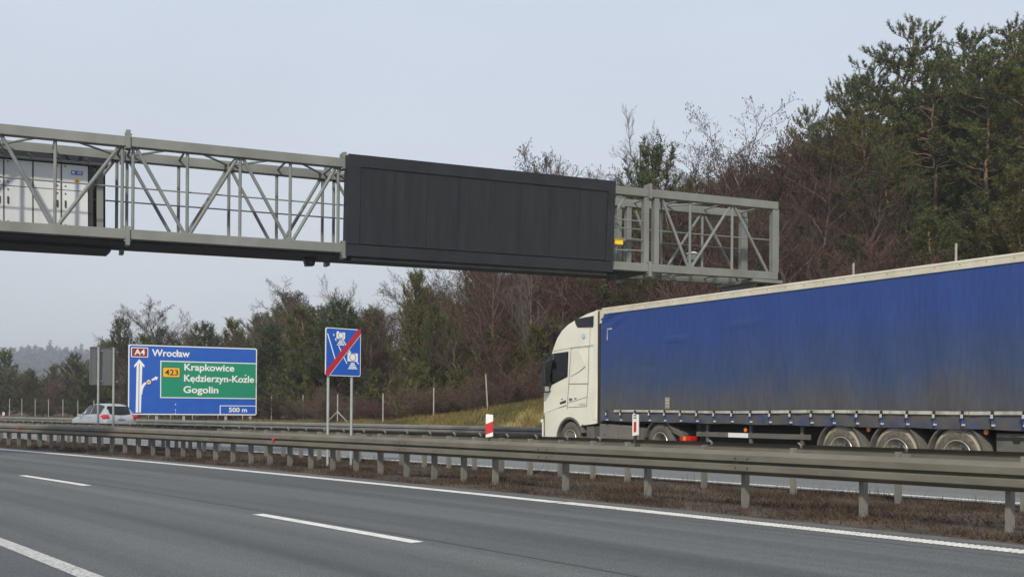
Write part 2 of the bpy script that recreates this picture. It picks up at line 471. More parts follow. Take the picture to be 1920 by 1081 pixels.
def curtain_mat():
    """blue tarpaulin, road dirt creeping up from its lower hem, faint vertical weld marks"""
    m = bpy.data.materials.new('blue_tarpaulin'); m.use_nodes = True
    nt = m.node_tree; n = nt.nodes; l = nt.links; b = n['Principled BSDF']
    tc = n.new('ShaderNodeTexCoord'); ob = tc.outputs['Object']
    sp = n.new('ShaderNodeSeparateXYZ'); l.new(ob, sp.inputs[0])
    def noise(sc, st, det=5):
        mp = n.new('ShaderNodeMapping'); mp.inputs['Scale'].default_value = st; l.new(ob, mp.inputs[0])
        z = n.new('ShaderNodeTexNoise'); z.inputs['Scale'].default_value = sc; z.inputs['Detail'].default_value = det; l.new(mp.outputs[0], z.inputs['Vector']); return z.outputs[0]
    a = noise(1.1, (.55, 1, .5)); s2 = noise(3.0, (1.6, 1, .12))
    m1 = n.new('ShaderNodeMath'); m1.operation = 'MULTIPLY_ADD'; m1.inputs[1].default_value = -1.2; l.new(a, m1.inputs[0]); l.new(sp.outputs['Z'], m1.inputs[2])
    m2 = n.new('ShaderNodeMath'); m2.operation = 'MULTIPLY_ADD'; m2.inputs[1].default_value = -.32; l.new(s2, m2.inputs[0]); l.new(m1.outputs[0], m2.inputs[2])
    r = n.new('ShaderNodeValToRGB'); e = r.color_ramp.elements
    mr = n.new('ShaderNodeMapRange'); mr.inputs['From Min'].default_value = .05; mr.inputs['From Max'].default_value = 2.75; l.new(m2.outputs[0], mr.inputs['Value']); l.new(mr.outputs[0], r.inputs[0])
    e[0].position = .02; e[0].color = (.088, .078, .064, 1)
    e[1].position = .95; e[1].color = (.019, .053, .215, 1)
    x = e.new(.26); x.color = (.072, .074, .086, 1)
    x = e.new(.48); x.color = (.038, .062, .140, 1)
    x = e.new(.76); x.color = (.024, .055, .175, 1)
    fine = noise(16, (1, 1, .15), 3)
    rr = n.new('ShaderNodeValToRGB'); rr.color_ramp.elements[0].position = .3; rr.color_ramp.elements[1].position = .7
    rr.color_ramp.elements[0].color = (.86, .86, .86, 1); rr.color_ramp.elements[1].color = (1.1, 1.1, 1.1, 1); l.new(fine, rr.inputs[0])
    mx = n.new('ShaderNodeMix'); mx.data_type = 'RGBA'; mx.blend_type = 'MULTIPLY'; mx.inputs[0].default_value = 1
    l.new(r.outputs[0], mx.inputs[6]); l.new(rr.outputs[0], mx.inputs[7]); l.new(mx.outputs[2], b.inputs['Base Color'])
    b.inputs['Roughness'].default_value = .58
    bp = n.new('ShaderNodeBump'); bp.inputs['Strength'].default_value = .25; bp.inputs['Distance'].default_value = .03
    l.new(noise(2.2, (1.3, 1, .4), 3), bp.inputs['Height']); l.new(bp.outputs[0], b.inputs['Normal'])
    return m
MAT['curtain'] = curtain_mat()
MAT['hem'] = mat('dirty_blue_hem', (.028, .050, .15), .6, col2=(.082, .076, .070), scale=2.2, mixlo=.28, mixhi=.52, stretch=(1.2, 1, 1.6))

# ------------------------------------------------------------------ ground, carriageways, terrain
C_OUT, C_DASH, C_EDGE, C_A, C_B, C_FAR, C_C = 2.33, 5.42, 9.54, 11.2, 13.65, 14.95, 24.6
C_FDASH, C_FOUT = 18.85, 22.6
random.seed(5); rng = np.random.default_rng(5)

def strip(name, c0, c1, z, m, t0=-14.0, t1=320.0, step=2.0, nc=1, label=None):
    ts = list(np.arange(t0, t1 + .01, step))
    V, UVs, Fs = [], [], []
    for t in ts:
        for j in range(nc + 1):
            c = c0 + (c1 - c0) * j / nc
            p = P(t, c, z); V.append(p); UVs.append((c, t))
    w = nc + 1
    for i in range(len(ts) - 1):
        for j in range(nc):
            Fs.append((i * w + j, i * w + j + 1, (i + 1) * w + j + 1, (i + 1) * w + j))
    me = bpy.data.meshes.new(name); me.from_pydata([tuple(v) for v in V], [], Fs)
    uvl = me.uv_layers.new(name='UVMap')
    for lp in me.loops: uvl.data[lp.index].uv = UVs[lp.vertex_index]
    me.materials.append(m); me.update()
    if me.polygons[0].normal.z < 0: me.flip_normals()
    o = bpy.data.objects.new(name, me); link(o)
    return tag(o, kind='structure')

S_T = [-60, 0, 10, 15, 19, 25, 31, 36, 43, 50, 70, 400]
S_H = [5.6, 5.3, 5.0, 4.7, 4.3, 3.5, 2.4, 1.45, .75, .5, .45, .45]
def sm(x): x = min(max(x, 0), 1); return x * x * (3 - 2 * x)
def ground_z(t, c):
    S = float(np.interp(t, S_T, S_H))
    z = S * sm((c - 25.3) / 6.2)
    if c > 31: z += (c - 31) * .045 * min(S, 5) / 5 if c < 75 else 44 * .045 * min(S, 5) / 5
    if c > 25.6: z += .10 * math.sin(t * .9 + c * .5) * math.sin(c * 1.1 - t * .3) * min((c - 25.6), 1)
    return z
# the one big sheet of land under everything
V = [(-3000, -60, -.06), (3000, -60, -.06), (3000, 4000, -.06), (-3000, 4000, -.06)]
me = bpy.data.meshes.new('ground'); me.from_pydata(V, [], [(0, 1, 2, 3)]); me.materials.append(MAT['soil'])
tag(link(bpy.data.objects.new('ground', me)), kind='structure')

strip('hard_shoulder', -6, C_OUT - .1, 0.0, MAT['shoulder'], label='')
strip('near_carriageway', C_OUT - .1, C_EDGE + .35, 0.0, MAT['asphalt'])
strip('asphalt_margin', C_EDGE + .35, C_EDGE + .62, -.008, MAT['dirt_edge'])
strip('median_ground', C_EDGE + .62, C_FAR - .32, -.012, MAT['soil'])
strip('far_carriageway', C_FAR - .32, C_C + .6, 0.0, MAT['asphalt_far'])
strip('outer_edge_line', C_OUT - .10, C_OUT + .055, .004, MAT['paint_old'])
strip('inner_edge_line', C_EDGE - .12, C_EDGE + .12, .004, MAT['paint'], 10.7, 320.7)
strip('inner_edge_line', C_EDGE - .12, C_EDGE + .12, .004, MAT['paint_worn'], -14, 10.7, 1.3)
strip('far_inner_edge_line', C_FAR - .08, C_FAR + .13, .004, MAT['paint'])
strip('far_outer_edge_line', C_FOUT - .12, C_FOUT + .12, .004, MAT['paint'])
strip('joint_seal', C_DASH + .20, C_DASH + .222, .003, MAT['shoulder'])
strip('joint_seal', C_EDGE - .42, C_EDGE - .405, .003, MAT['shoulder'])
# ribs of the audible edge line (from the point where the photograph shows teeth)
mb = MB()
t = -6.0
while t < 10.6:
    p = P(t, C_EDGE); tg = tang(t); nr = Vector((-tg.y, tg.x, 0))
    M = Matrix((tg, nr, (0, 0, 1))).transposed()
    mb.box(p + Vector((0, 0, .0075)), (.030, .225, .008), M)
    t += .062
o = mb.build('edge_line_ribs', MAT['paint'], recalc=False); tag(o, kind='structure')
# broken lane lines
d0 = t_at(785, C_DASH); d1 = t_at(485, C_DASH); e0 = t_at(165, C_DASH)
period = e0 - d0
for k in range(-1, 14):
    a = d0 + k * period
    strip('lane_dash', C_DASH - .075, C_DASH + .075, .004, MAT['paint'], a, a + (d1 - d0), (d1 - d0) / 3)
for k in range(-2, 18):
    a = 2 + k * 9.0
    strip('lane_dash', C_FDASH - .075, C_FDASH + .075, .004, MAT['paint_worn'], a, a + 3.2, 1.6)

# verge, bank and forest floor as one sheet
ts = list(np.arange(-20, 90, 1.2)) + list(np.arange(90, 420, 8))
cs = [25.2] + list(np.arange(25.6, 40, .6)) + list(np.arange(40, 90, 3)) + [110, 150, 220, 320]
V, UVs, Fs = [], [], []
for t in ts:
    for c in cs:
        V.append(P(t, c, ground_z(t, c) if c > 25.3 else -.03)); UVs.append((c, t))
w = len(cs)
for i in range(len(ts) - 1):
    for j in range(w - 1):
        Fs.append((i * w + j, i * w + j + 1, (i + 1) * w + j + 1, (i + 1) * w + j))
me = bpy.data.meshes.new('forest_terrain'); me.from_pydata([tuple(v) for v in V], [], Fs)
uvl = me.uv_layers.new(name='UVMap')
for lp in me.loops: uvl.data[lp.index].uv = UVs[lp.vertex_index]
me.materials.append(MAT['terrain']); me.update()
if me.polygons[0].normal.z < 0: me.flip_normals()
me.shade_smooth()
tag(link(bpy.data.objects.new('forest_terrain', me)), kind='structure')

def blades(name, n, sampler, hmin, hmax, wd, m, lean=.5):
    base = np.array([sampler() for _ in range(n)])
    hgt = rng.uniform(hmin, hmax, n); az = rng.uniform(0, 2 * np.pi, n); ln = rng.uniform(0, lean, n) * hgt; la = rng.uniform(0, 2 * np.pi, n)
    ww = wd * rng.uniform(.6, 1.3, n)
    dx = np.stack([np.cos(az) * ww, np.sin(az) * ww, np.zeros(n)], 1)
    tip = base + np.stack([np.cos(la) * ln, np.sin(la) * ln, hgt], 1)
    V = np.stack([base - dx, base + dx, tip], 1).reshape(-1, 3)
    me = np_mesh(name, V, np.arange(3 * n).reshape(-1, 3), m)
    return link(bpy.data.objects.new(name, me))

def clumpy(t, c):
    return .5 + .5 * math.sin(t * 1.7 + 1.3 * math.sin(c * 2.1)) * math.sin(c * 2.7 + 1.1 * math.sin(t * .8))
def s_med():
    while True:
        t = -4 + 55 * random.random() ** 1.6
        c = random.uniform(C_EDGE + .72, C_FAR - .45)
        if random.random() < .08 + .92 * clumpy(t, c) ** 2:
            p = P(t, c, -.015); return (p.x, p.y, p.z)
o = blades('median_dry_grass', 110000, s_med, .015, .11, .006, MAT['drygrass'], 2.4)
o2 = blades('median_weeds', 5000, s_med, .10, .26, .004, MAT['drygrass'], .7)
tag(o2, 'thin upright dead weed stalks in the median strip', 'weeds', kind='stuff')
tag(o, 'low dry brown grass and dead weeds under the median guardrails', 'grass', kind='stuff')
def s_bank():
    while True:
        t = random.uniform(22, 60); c = random.uniform(25.5, 33)
        if random.random() < .15 + .85 * (.5 + .5 * math.sin(t * 2.9 + 2 * math.sin(c * 1.9)) * math.sin(c * 3.3 + t)) ** 1.5: break
    p = P(t, c, ground_z(t, c) - .02); return (p.x, p.y, p.z)
o = blades('bank_grass', 90000, s_bank, .08, .32, .014, MAT['bankgrass'], .9)
tag(o, 'yellow green rough grass on the bank behind the truck cab', 'grass', kind='stuff')
def s_verge():
    t = random.uniform(50, 140); c = random.uniform(25.5, 33)
    p = P(t, c, ground_z(t, c) - .02); return (p.x, p.y, p.z)
o = blades('verge_grass', 40000, s_verge, .1, .4, .02, MAT['bankgrass'], .8)
tag(o, 'strip of straw coloured grass along the foot of the left woods', 'grass', kind='stuff')

# ------------------------------------------------------------------ guardrails
WB = [(0, 0), (.012, .006), (.072, .045), (.08, .055), (.08, .128), (.074, .134), (.008, .142), (.002, .155), (.008, .168),
      (.074, .176), (.08, .182), (.08, .255), (.072, .265), (.012, .304), (0, .31)]
GAPB = .20
def guardrail(name, c, side, t0, t1, tchange, label, mz, mp, z0=.44, hooks=False, dense=True, bolts=True, toff=0.0):
    """side +1: beam faces towards larger c, -1: towards the camera"""
    org = P(max(t0, 0), c)
    root = empty(name, org, 0, label, 'guardrail', 'guardrails along the motorway')
    # beams, 4 m each, lapped
    t = t0; k = 0
    while t < t1:
        mb = MB(); e = min(t + 4.03, t1); n = 5; prj = .003 * (k % 2)
        prof = [(d + prj, z + prj * .3) for d, z in WB]
        prof = prof + [(d - .004, z) for d, z in reversed(prof)]
        m = len(prof); vs_ = []
        for i in range(n):
            tt = t + (e - t) * i / (n - 1); p = P(tt, c); tg = tang(tt); nr = Vector((tg.y, -tg.x, 0)) * side
            for d, z in prof:
                vs_.append(p + nr * (d + GAPB) + Vector((0, 0, z0 + z)) - org)
        fs = []
        for i in range(n - 1):
            for j in range(m):
                j2 = (j + 1) % m
                fs.append((i * m + j, i * m + j2, (i + 1) * m + j2, (i + 1) * m + j))
        fs += [tuple(range(m)), tuple((n - 1) * m + j for j in range(m - 1, -1, -1))]
        mb.add(vs_, fs)
        b = mb.build('beam', mz, root)
        if bolts:
            mq = MB(); tt = t + .1; p = P(tt, c); tg = tang(tt); nr = Vector((tg.y, -tg.x, 0)) * side
            for dt in (0, .2):
                for z in (.092, .215):
                    q = p + tg * dt + nr * (GAPB + .086) + Vector((0, 0, z0 + z)) - org
                    mq.tube([q - nr * .004, q + nr * .008], .011, 6)
            mq.build('bolt', MAT['bolt'], b)
        t += 4.0; k += 1
    # posts: an open sigma section, shared mesh
    mp_ = MB()
    for cx, cy, sx, sy in ((0, 0, .006, .10), (.026, .05, .052, .006), (.026, -.05, .052, .006), (.052, .038, .006, .028), (.052, -.038, .006, .028)):
        mp_.box((cx, cy, .30), (sx, sy, .84))
    pm = mp_.mesh('post', mp, recalc=False)
    hm = None
    if hooks:
        q = MB(); q.box((0, 0, 0), (.085, .05, .008), Matrix.Rotation(rad(-38), 3, 'Y')); q.box((-.018, .0, -.03), (.02, .03, .05))
        hm = q.mesh('bracket', MAT['zinc_post'])
    sp = MB(); sp.box((0, 0, 0), (.06, .20, .16)); spm = sp.mesh('spacer', mp)
    t = t0 + .15 + toff
    while t < t1:
        p = P(t, c); tg = tang(t); rz = math.atan2(tg.y, tg.x)
        nr = Vector((tg.y, -tg.x, 0)) * side
        po = inst('post', pm, root, p - org - nr * .02, rz)
        inst('spacer', spm, root, p - org + nr * .11 + Vector((0, 0, z0 + .155)), rz)
        if hm:
            inst('bracket', hm, root, p - org + nr * .11 + Vector((0, 0, z0 + .318)), rz)
        t += .9 if (t > tchange and dense) else 1.8
    return root, org

tA = t_at(930, C_A)
railA, orgA = guardrail('guardrail', C_A, -1, tA - 1.8 * 12 - .15, 110, tA - .3, 'long weathered guardrail nearest the camera, with the red dot reflectors', MAT['zinc'], MAT['zinc_post'], bolts=True)
tB = t_at(1181, C_B)
railB, orgB = guardrail('guardrail', C_B, 1, tB - 1.8 * 12 - .15, 110, tB - .3, 'second median guardrail, seen from its back behind the nearest one', MAT['zinc'], MAT['zinc_post'], z0=.455, hooks=True, bolts=False)
railC, orgC = guardrail('guardrail', C_C, -1, 8.0, 150, -50, 'guardrail on the far side of the road at the foot of the grass bank', MAT['zinc_far'], MAT['zinc_post'], z0=.45, bolts=False, dense=False)

# delineators on the rails
def delineator(px, c, z, h, wd, yaw, label, two_tone):
    t = t_at(px, c); p = P(t, c, z)
    root = empty('delineator_post', p, yaw, label, 'delineator', 'delineators on the median guardrails')
    mb = MB(); mb.prism([(-wd / 2, 0), (wd / 2, .02), (wd / 2, h - .012), (-wd / 2 + .012, h), (-wd / 2, h - .01)], -.018, .018)
    mb.build('body', MAT['white_pl'], root, bevel=.006)
    st = MB()
    if two_tone:
        st.prism([(-wd / 2 - .001, .05), (wd / 2 + .001, .10), (wd / 2 + .001, .285), (-wd / 2 - .001, .235)], -.0215, .0215)
    else:
        st.prism([(-.028, .07), (.032, .08), (.032, .27), (-.028, .25)], -.0205, .0205)
        nb = MB()
        for k in range(2):
            for j in range(2):
                nb.box((-.02 + .04 * j, -.0195, .33 + .045 * k), (.026, .004, .03))
        nb.build('number_mark', MAT['darkgrey'], root)
    st.build('red_band', MAT['red'], root)
    sb = MB(); sb.box((0, 0, -.02), (.035, .03, .12)); sb.build('foot', MAT['black'], root)
    return root
delineator(918, C_A, .80, .41, .13, rad(-8), 'red and white delineator standing upright on the nearest guardrail', True)
delineator(1192, C_B, .83, .40, .135, rad(-48), 'white delineator with a narrow red stripe, in front of the truck chassis', False)
p_dl = None
def red_dot(px, label):
    t = t_at(px, C_A); p = P(t, C_A); tg = tang(t); nr = Vector((-tg.y, tg.x, 0))
    p = p + nr * .295 + Vector((0, 0, .60))
    root = empty('reflector_disc', p, math.atan2(tg.y, tg.x), label, 'reflector', 'red reflectors on the nearest guardrail')
    mb = MB(); mb.lathe([(0, .001), (0, .048), (.01, .048), (.016, .04), (.018, .001)], 20, 'y', closed=True); mb.build('lens', MAT['red'], root)
    s = MB(); s.box((0, -.012, -.03), (.02, .02, .09)); s.build('bracket', MAT['bolt'], root)
red_dot(535, 'small red round reflector on the nearest guardrail, left of the camera sign')
red_dot(51, 'small red round reflector on the nearest guardrail at the left edge')

# far left marker post on the verge
tm = t_at(7, 25.6); pm_ = P(tm, 25.6, ground_z(tm, 25.6))
root = empty('marker_post', pm_, rad(45), 'tiny white and red marker post on the verge at the far left', 'marker post')
mb = MB(); mb.prism([(-.07, -.1), (.07, -.1), (.07, 1.03), (-.07, 1.1)], -.03, .03); mb.build('body', MAT['white_pl'], root, bevel=.01)
mb = MB(); mb.prism([(-.072, .62), (.072, .70), (.072, .88), (-.072, .80)], -.034, .034); mb.build('red_band', MAT['red'], root)

# ------------------------------------------------------------------ fence at the edge of the wood
FC = 31.0
def fc(px): return 31.0 + 7.5 * sm((640 - px) / 160)
fo = P(20, FC)
fence = empty('wire_fence', fo, 0, 'thin wire fence on slim concrete posts along the edge of the wood', 'fence')
def fpost(px, topy, lean=0.0, brace=False):
    fcx = fc(px); t = t_at(px, fcx); p = P(t, fcx); gz = ground_z(t, fcx)
    top = at(px, topy, p.y).z
    top = min(max(top, gz + 1.3), gz + 2.4)
    mb = MB(); q = Vector((p.x, p.y, gz - .25)) - fo; e = Vector((p.x, p.y, top)) - fo + Vector((lean, 0, 0))
    mb.bar(q, e, .058)
    mb.build('post', MAT['fencepost'], fence)
    if brace:
        for sgn in (-1, 1):
            b = MB(); tg = tang(t); b.bar(e - Vector((0, 0, .9)), Vector((p.x, p.y, gz)) - fo + tg * sgn * 1.1, .05); b.build('brace', MAT['fencepost'], fence)
    return e
FP = [(-20, 747), (18, 747), (41, 747), (66, 747), (91, 748), (118, 748), (146, 750), (176, 750), (214, 748), (252, 747), (279, 746), (320, 745), (361, 744), (409, 743), (455, 742),
      (509, 741), (568, 740), (633, 739), (718, 737), (813, 726), (915, 701), (1045, 660), (1190, 600), (1380, 545), (1598, 493), (1790, 456), (1990, 420)]
tops = [fpost(px, ty, -.12 if px == 915 else 0, px == 633) for px, ty in FP]
for fr in (.1, .5, .9):
    mb = MB()
    pts = [Vector((e.x, e.y, e.z - 1.6 * fr)) for e in tops]
    mb.tube(pts, .0025, 3); mb.build('wire', MAT['zinc_far'], fence)

# ------------------------------------------------------------------ gantry
GA = rad(24.8)
G0 = at(1455, 525, 34.0)
GL = Vector((-math.cos(GA), -math.sin(GA), -.009)).normalized()     # along the span, towards the left (nearer) end
GD = Vector((-math.sin(GA), math.cos(GA), 0))                       # depth, away from the camera
GH, GDEP, CH = 2.47, 1.6, .24
def gs(px):
    a = (px - 960) / F_PX
    return (G0.x - a * G0.y) / (-GL.x + a * GL.y)
def GP(s, d=0.0, z=0.0):
    return GL * s + GD * d + Vector((0, 0, z))
gy = math.atan2(GL.y, GL.x)
g_base = Vector((G0.x, G0.y, 0))
gantry = empty('sign_gantry', g_base, 0, 'grey green lattice truss gantry spanning the motorway above the truck', 'gantry')
GZ = G0.z
def gq(s, d, z): return GP(s, d, z) + Vector((0, 0, GZ))
END = 33.0
flanges = [gs(1212), gs(640), gs(236)]
edges_ = [0] + flanges + [END]
for d, nm in ((0, 'front'), (GDEP, 'back')):
    for z in (CH / 2, GH - CH / 2):
        for a, b in zip(edges_[:-1], edges_[1:]):
            mb = MB(); mb.bar(gq(a + .015, d, z), gq(b - .015, d, z), CH, CH); mb.build('chord', MAT['gantry'], gantry, bevel=.012)
        for fs_ in flanges:
            fl = MB(); fl.bar(gq(fs_ - .05, d, z + (.05 if z > 1 else -.05)), gq(fs_ + .05, d, z + (.05 if z > 1 else -.05)), CH + .10, CH + .20)
            fob = fl.build('flange', MAT['gantry'], gantry, bevel=.006)
            for zz in (-.16, -.05, .06, .17):
                bb = MB(); q = gq(fs_, d, z + zz) - GD * (.0); bb.bar(q + GL * -.085 - GD * .1, q + GL * .085 - GD * .1, .035); bb.build('bolt', MAT['gantry_tube'], fob)
TR = .042
def tube(a, b, r=TR, name='brace', m='gantry_tube'):
    mb = MB(); mb.tube([a, b], r, 8); return mb.build(name, MAT[m], gantry, smooth=True)
zb, zt = CH, GH - CH
def panel_run(nodes, first_top, verts=(0, 0), faces=(0, GDEP)):
    """nodes: positions along the span; node i is a top node when (i%2==0)==first_top"""
    for d in faces:
        for i, s in enumerate(nodes):
            if (i == 0 and verts[0]) or (i == len(nodes) - 1 and verts[1]): continue
            tube(gq(s, d, zb - .02), gq(s, d, zt + .02), TR, 'upright')
        for i in range(len(nodes) - 1):
            top0 = (i % 2 == 0) == first_top
            a, b = nodes[i], nodes[i + 1]
            g = .07
            if top0: tube(gq(a + g, d, zt), gq(b - g, d, zb), TR * 1.08)
            else: tube(gq(a + g, d, zb), gq(b - g, d, zt), TR * 1.08)
    for i, s in enumerate(nodes):                     # lateral bracing of the top and bottom planes
        tube(gq(s, 0, GH - .10), gq(s, GDEP, GH - .10), .03, 'cross_tie')
        if i < len(nodes) - 1:
            b = nodes[i + 1]
            a_, b_ = (0, GDEP) if i % 2 else (GDEP, 0)
            tube(gq(s, a_, GH - .10), gq(b, b_, GH - .10), .03, 'plan_brace')
            tube(gq(s, a_, .14), gq(b, b_, .14), .03, 'plan_brace')
        tube(gq(s, 0, .14), gq(s, GDEP, .14), .03, 'cross_tie')
# uprights at module ends are square posts on the right module
for s in (gs(1207) , gs(1226), gs(1449)):
    for d in (0, GDEP):
        mb = MB(); mb.bar(gq(s, d, CH), gq(s, d, GH - CH), .17 if s > .3 else .24, .19, up=GD); mb.build('end_post', MAT['gantry'], gantry, bevel=.01)
panel_run([gs(1235), gs(1291), gs(1370), gs(1440)][::-1], False, (1, 1))
panel_run([gs(631), gs(541), gs(447), gs(348), gs(246)][::-1][::-1], True)
sL = gs(226); pl = gs(226) - gs(100)
panel_run([sL - 0 * pl, gs(100), gs(-8), gs(-8) + 2.1, gs(-8) + 4.2, gs(-8) + 6.3, END - .2], True)
# run behind the black display (back face shows at its right end)
sR, sE = gs(1200), gs(648)
nn = 6
panel_run([sR + (sE - sR) * (i + .35) / (nn + .4) for i in range(nn + 1)], True, (1, 0))
for d, z in ((.10, 1.28), (GDEP - .10, 1.18)):
    tube(gq(.2, d, z), gq(END, d, z), .019, 'handrail')
for z in (.62, .95, 1.5):
    tube(gq(gs(1207), -.02, z), gq(gs(1150), -.02, z), .02, 'handrail')
# floor grating, the shade of its underside is in its colour
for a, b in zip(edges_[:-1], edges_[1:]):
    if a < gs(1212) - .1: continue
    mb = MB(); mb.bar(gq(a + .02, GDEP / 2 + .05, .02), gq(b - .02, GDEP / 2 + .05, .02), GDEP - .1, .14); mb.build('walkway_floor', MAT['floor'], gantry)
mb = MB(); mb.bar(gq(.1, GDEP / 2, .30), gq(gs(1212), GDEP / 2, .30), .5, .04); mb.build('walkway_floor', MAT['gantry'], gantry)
# columns
def column(s, gz):
    c0 = gq(s, GDEP / 2, 0)
    base = Vector((c0.x, c0.y, gz - GZ * 0))
    mb = MB()
    yaw = GA
    M = Matrix.Rotation(yaw, 3, 'Z')
    bottom = gz - .3
    hgt = c0.z - .10 - bottom
    mb.box((c0.x, c0.y, bottom + hgt / 2), (.85, 1.15, hgt), M)
    o = mb.build('column', MAT['gantry'], gantry, bevel=.03)
    hd = MB(); hd.box((c0.x, c0.y, c0.z - .07), (1.15, 1.95, .10), M); hd.build('head_plate', MAT['gantry'], gantry, bevel=.01)
    for k in (-1, 1):
        for j in (-.45, 0, .45):
            st = MB()
            p = Vector((c0.x, c0.y, c0.z - .12)) + M @ Vector((j * .9, k * .575, 0))
            q = p + M @ Vector((0, k * .36, 0))
            st.add([p, q, p - Vector((0, 0, .5)), p + M @ Vector((.02, 0, 0)), q + M @ Vector((.02, 0, 0)), p + M @ Vector((.02, 0, -.5))], [(0, 1, 2), (3, 5, 4), (0, 3, 4, 1), (1, 4, 5, 2), (2, 5, 3, 0)])
            st.build('gusset', MAT['gantry'], o)
column(.45, 1.0)
column(END - .6, 0.0)

# black variable message display, front towards us, tipped downwards
def gsd(px, d):
    a = (px - 960) / F_PX; q = G0 + GD * d
    return (q.x - a * q.y) / (-GL.x + a * GL.y)
s0, s1 = gsd(1145.5, -.28), gsd(647, -.28)
L_ = s1 - s0
def zat(px, py, s, d):
    q = GP(s, d, 0) + G0
    return at(px, py, q.y).z
vz_b = zat(900, 497, (s0 + s1) / 2, -.3) - GZ + .009 * (s0 + s1) / 2
root_v = empty('message_display', Vector((0, 0, 0)), 0, 'switched off black electronic message display on the gantry', 'display')
VH = 2.62
cv = G0 + GP(s1, -.12, 0); cv.z = G0.z + GL.z * (s0 + s1) / 2 - .13
root_v.location = cv
xax = Vector((-GL.x, -GL.y, -GL.z)).normalized(); yax = GD
tilt = Matrix.Rotation(rad(4.5), 3, 'X')
Rv = Matrix((xax, (xax.cross(Vector((0, 0, 1))) * -1).normalized(), Vector((0, 0, 1)))).transposed()
Rv = Rv @ tilt
root_v.rotation_euler = Rv.to_euler()
mb = MB(); mb.box((L_ / 2, .06, VH / 2), (L_ - .02, .36, VH - .02)); mb.build('housing', MAT['vms_frame'], root_v, bevel=.012)
bw, bt, bb_ = .34, .32, .30
for (cx, cz, sx, sz) in ((L_ / 2, VH - bt / 2, L_, bt), (L_ / 2, bb_ / 2, L_, bb_), (bw / 2, VH / 2, bw, VH - bt - bb_), (L_ - .24 / 2, VH / 2, .24, VH - bt - bb_)):
    mb = MB(); mb.box((cx, -.150, cz), (sx - .004, .10, sz - .004)); mb.build('bezel', MAT['vms_frame'], root_v, bevel=.008)
npan = 8; wi = L_ - bw - .24
for k in range(npan):
    w_ = wi / npan
    mb = MB(); mb.box((bw + w_ * (k + .5), -.148 + .003 * (k % 2), VH / 2 + .01), (w_ - .005, .05, VH - bt - bb_ - .01)); mb.build('display_panel', MAT['vms'], root_v, bevel=.004, seg=1)
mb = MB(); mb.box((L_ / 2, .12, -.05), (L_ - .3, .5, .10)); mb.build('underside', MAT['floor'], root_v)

# second display on the far face, its white service doors towards us
q0 = gs(205)
root_d = empty('message_display', G0 + GP(q0, GDEP * .42, 0), 0, 'back of a message display with white service doors at the left end of the gantry', 'display')
xl = Vector((GL.x, GL.y, GL.z)).normalized()
Rd = Matrix((-xl, GD, Vector((0, 0, 1)))).transposed()
root_d.rotation_euler = Rd.to_euler()
LD = 8.5
x0 = -(gs(196) - q0)
mb = MB(); mb.box((-LD / 2, GDEP * .58 + .35, 1.16), (LD, .55, 2.36)); mb.build('housing', MAT['vms_frame'], root_d, bevel=.02)
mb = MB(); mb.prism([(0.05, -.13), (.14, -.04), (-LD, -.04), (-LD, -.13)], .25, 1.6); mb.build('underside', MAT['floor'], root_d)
mb = MB(); mb.box((-LD / 2, .30, 2.0), (LD, .5, .16)); mb.build('service_beam', MAT['vms_frame'], root_d, bevel=.01)
dx = [gs(p) - q0 for p in (167, 115, 60, 4)]
dx += [dx[-1] + .78, dx[-1] + 1.56, dx[-1] + 2.34, dx[-1] + 3.1]
for k in range(len(dx) - 1):
    a, b = -dx[k], -dx[k + 1]
    gap = .02 if k != 1 else .035
    for zc, hh in ((1.535, .62), (.72, .98)):
        mb = MB(); mb.box(((a + b) / 2, .10, zc), (a - b - gap, .05, hh)); dob = mb.build('service_door', MAT['cabinet'], root_d, bevel=.008)
        hx = (b + .09) if k % 2 == 0 else (a - .09)
        if hh > .8:
            h_ = MB(); h_.box((hx, .06, zc + .16), (.035, .03, .17)); h_.build('handle', MAT['black'], dob, bevel=.006)
        for zz in (-.35 * hh, .42 * hh):
            h_ = MB(); h_.box((hx, .068, zc + zz), (.03, .02, .03)); h_.build('lock', MAT['black'], dob)
    h_ = MB(); h_.box((b, .085, 1.1), (.03, .03, 1.9)); h_.build('hinge', MAT['darkgrey'], root_d)
lb = MB(); lb.box((-dx[0] - .26, .066, 1.66), (.26, .012, .10)); st = lb.build('blue_sticker', MAT['sblue'], root_d)
lb = MB()
for k in range(3): lb.box((-dx[0] - .20 - .0 * k, .0585, 1.685 - .025 * k), (.10, .004, .010))
lb.tube([(-dx[0] - .34, .0605, 1.66), (-dx[0] - .34, .056, 1.66)], .03, 10); lb.build('sticker_print', MAT['swhite'], st)
lb = MB(); lb.box((-dx[0] - .26, .066, 1.46), (.11, .012, .11)); y_ = lb.build('yellow_sticker', MAT['syellow'], root_d)
lb = MB(); lb.prism([(-dx[0] - .29, 1.435), (-dx[0] - .23, 1.435), (-dx[0] - .26, 1.485)], .0575, .061); lb.build('sticker_print', MAT['sblack'], y_)
for k, px in enumerate((170, 115, 60, 10, -40)):
    sx = -(gs(px) - q0)
    h_ = MB(); h_.bar((sx, .02, 1.93), (sx - .10, -.12, 1.99), .035); h_.bar((sx, .15, 1.93), (sx, .02, 1.93), .04); h_.build('lifting_bracket', MAT['gantry_tube'], root_d)
h_ = MB(); h_.tube([(.0, .02, 1.9), (-LD, .02, 1.9)], .035, 8); h_.build('rail', MAT['gantry_tube'], root_d, smooth=True)
# dark end column and grey post of that display
h_ = MB(); h_.box((-(gs(172) - q0), .35, .98), (.10, .5, 1.9)); h_.build('end_profile', MAT['black'], root_d)
h_ = MB(); h_.box((-(gs(190) - q0), .30, 1.03), (.16, .16, 1.9)); h_.build('end_frame', MAT['gantry'], root_d, bevel=.01)

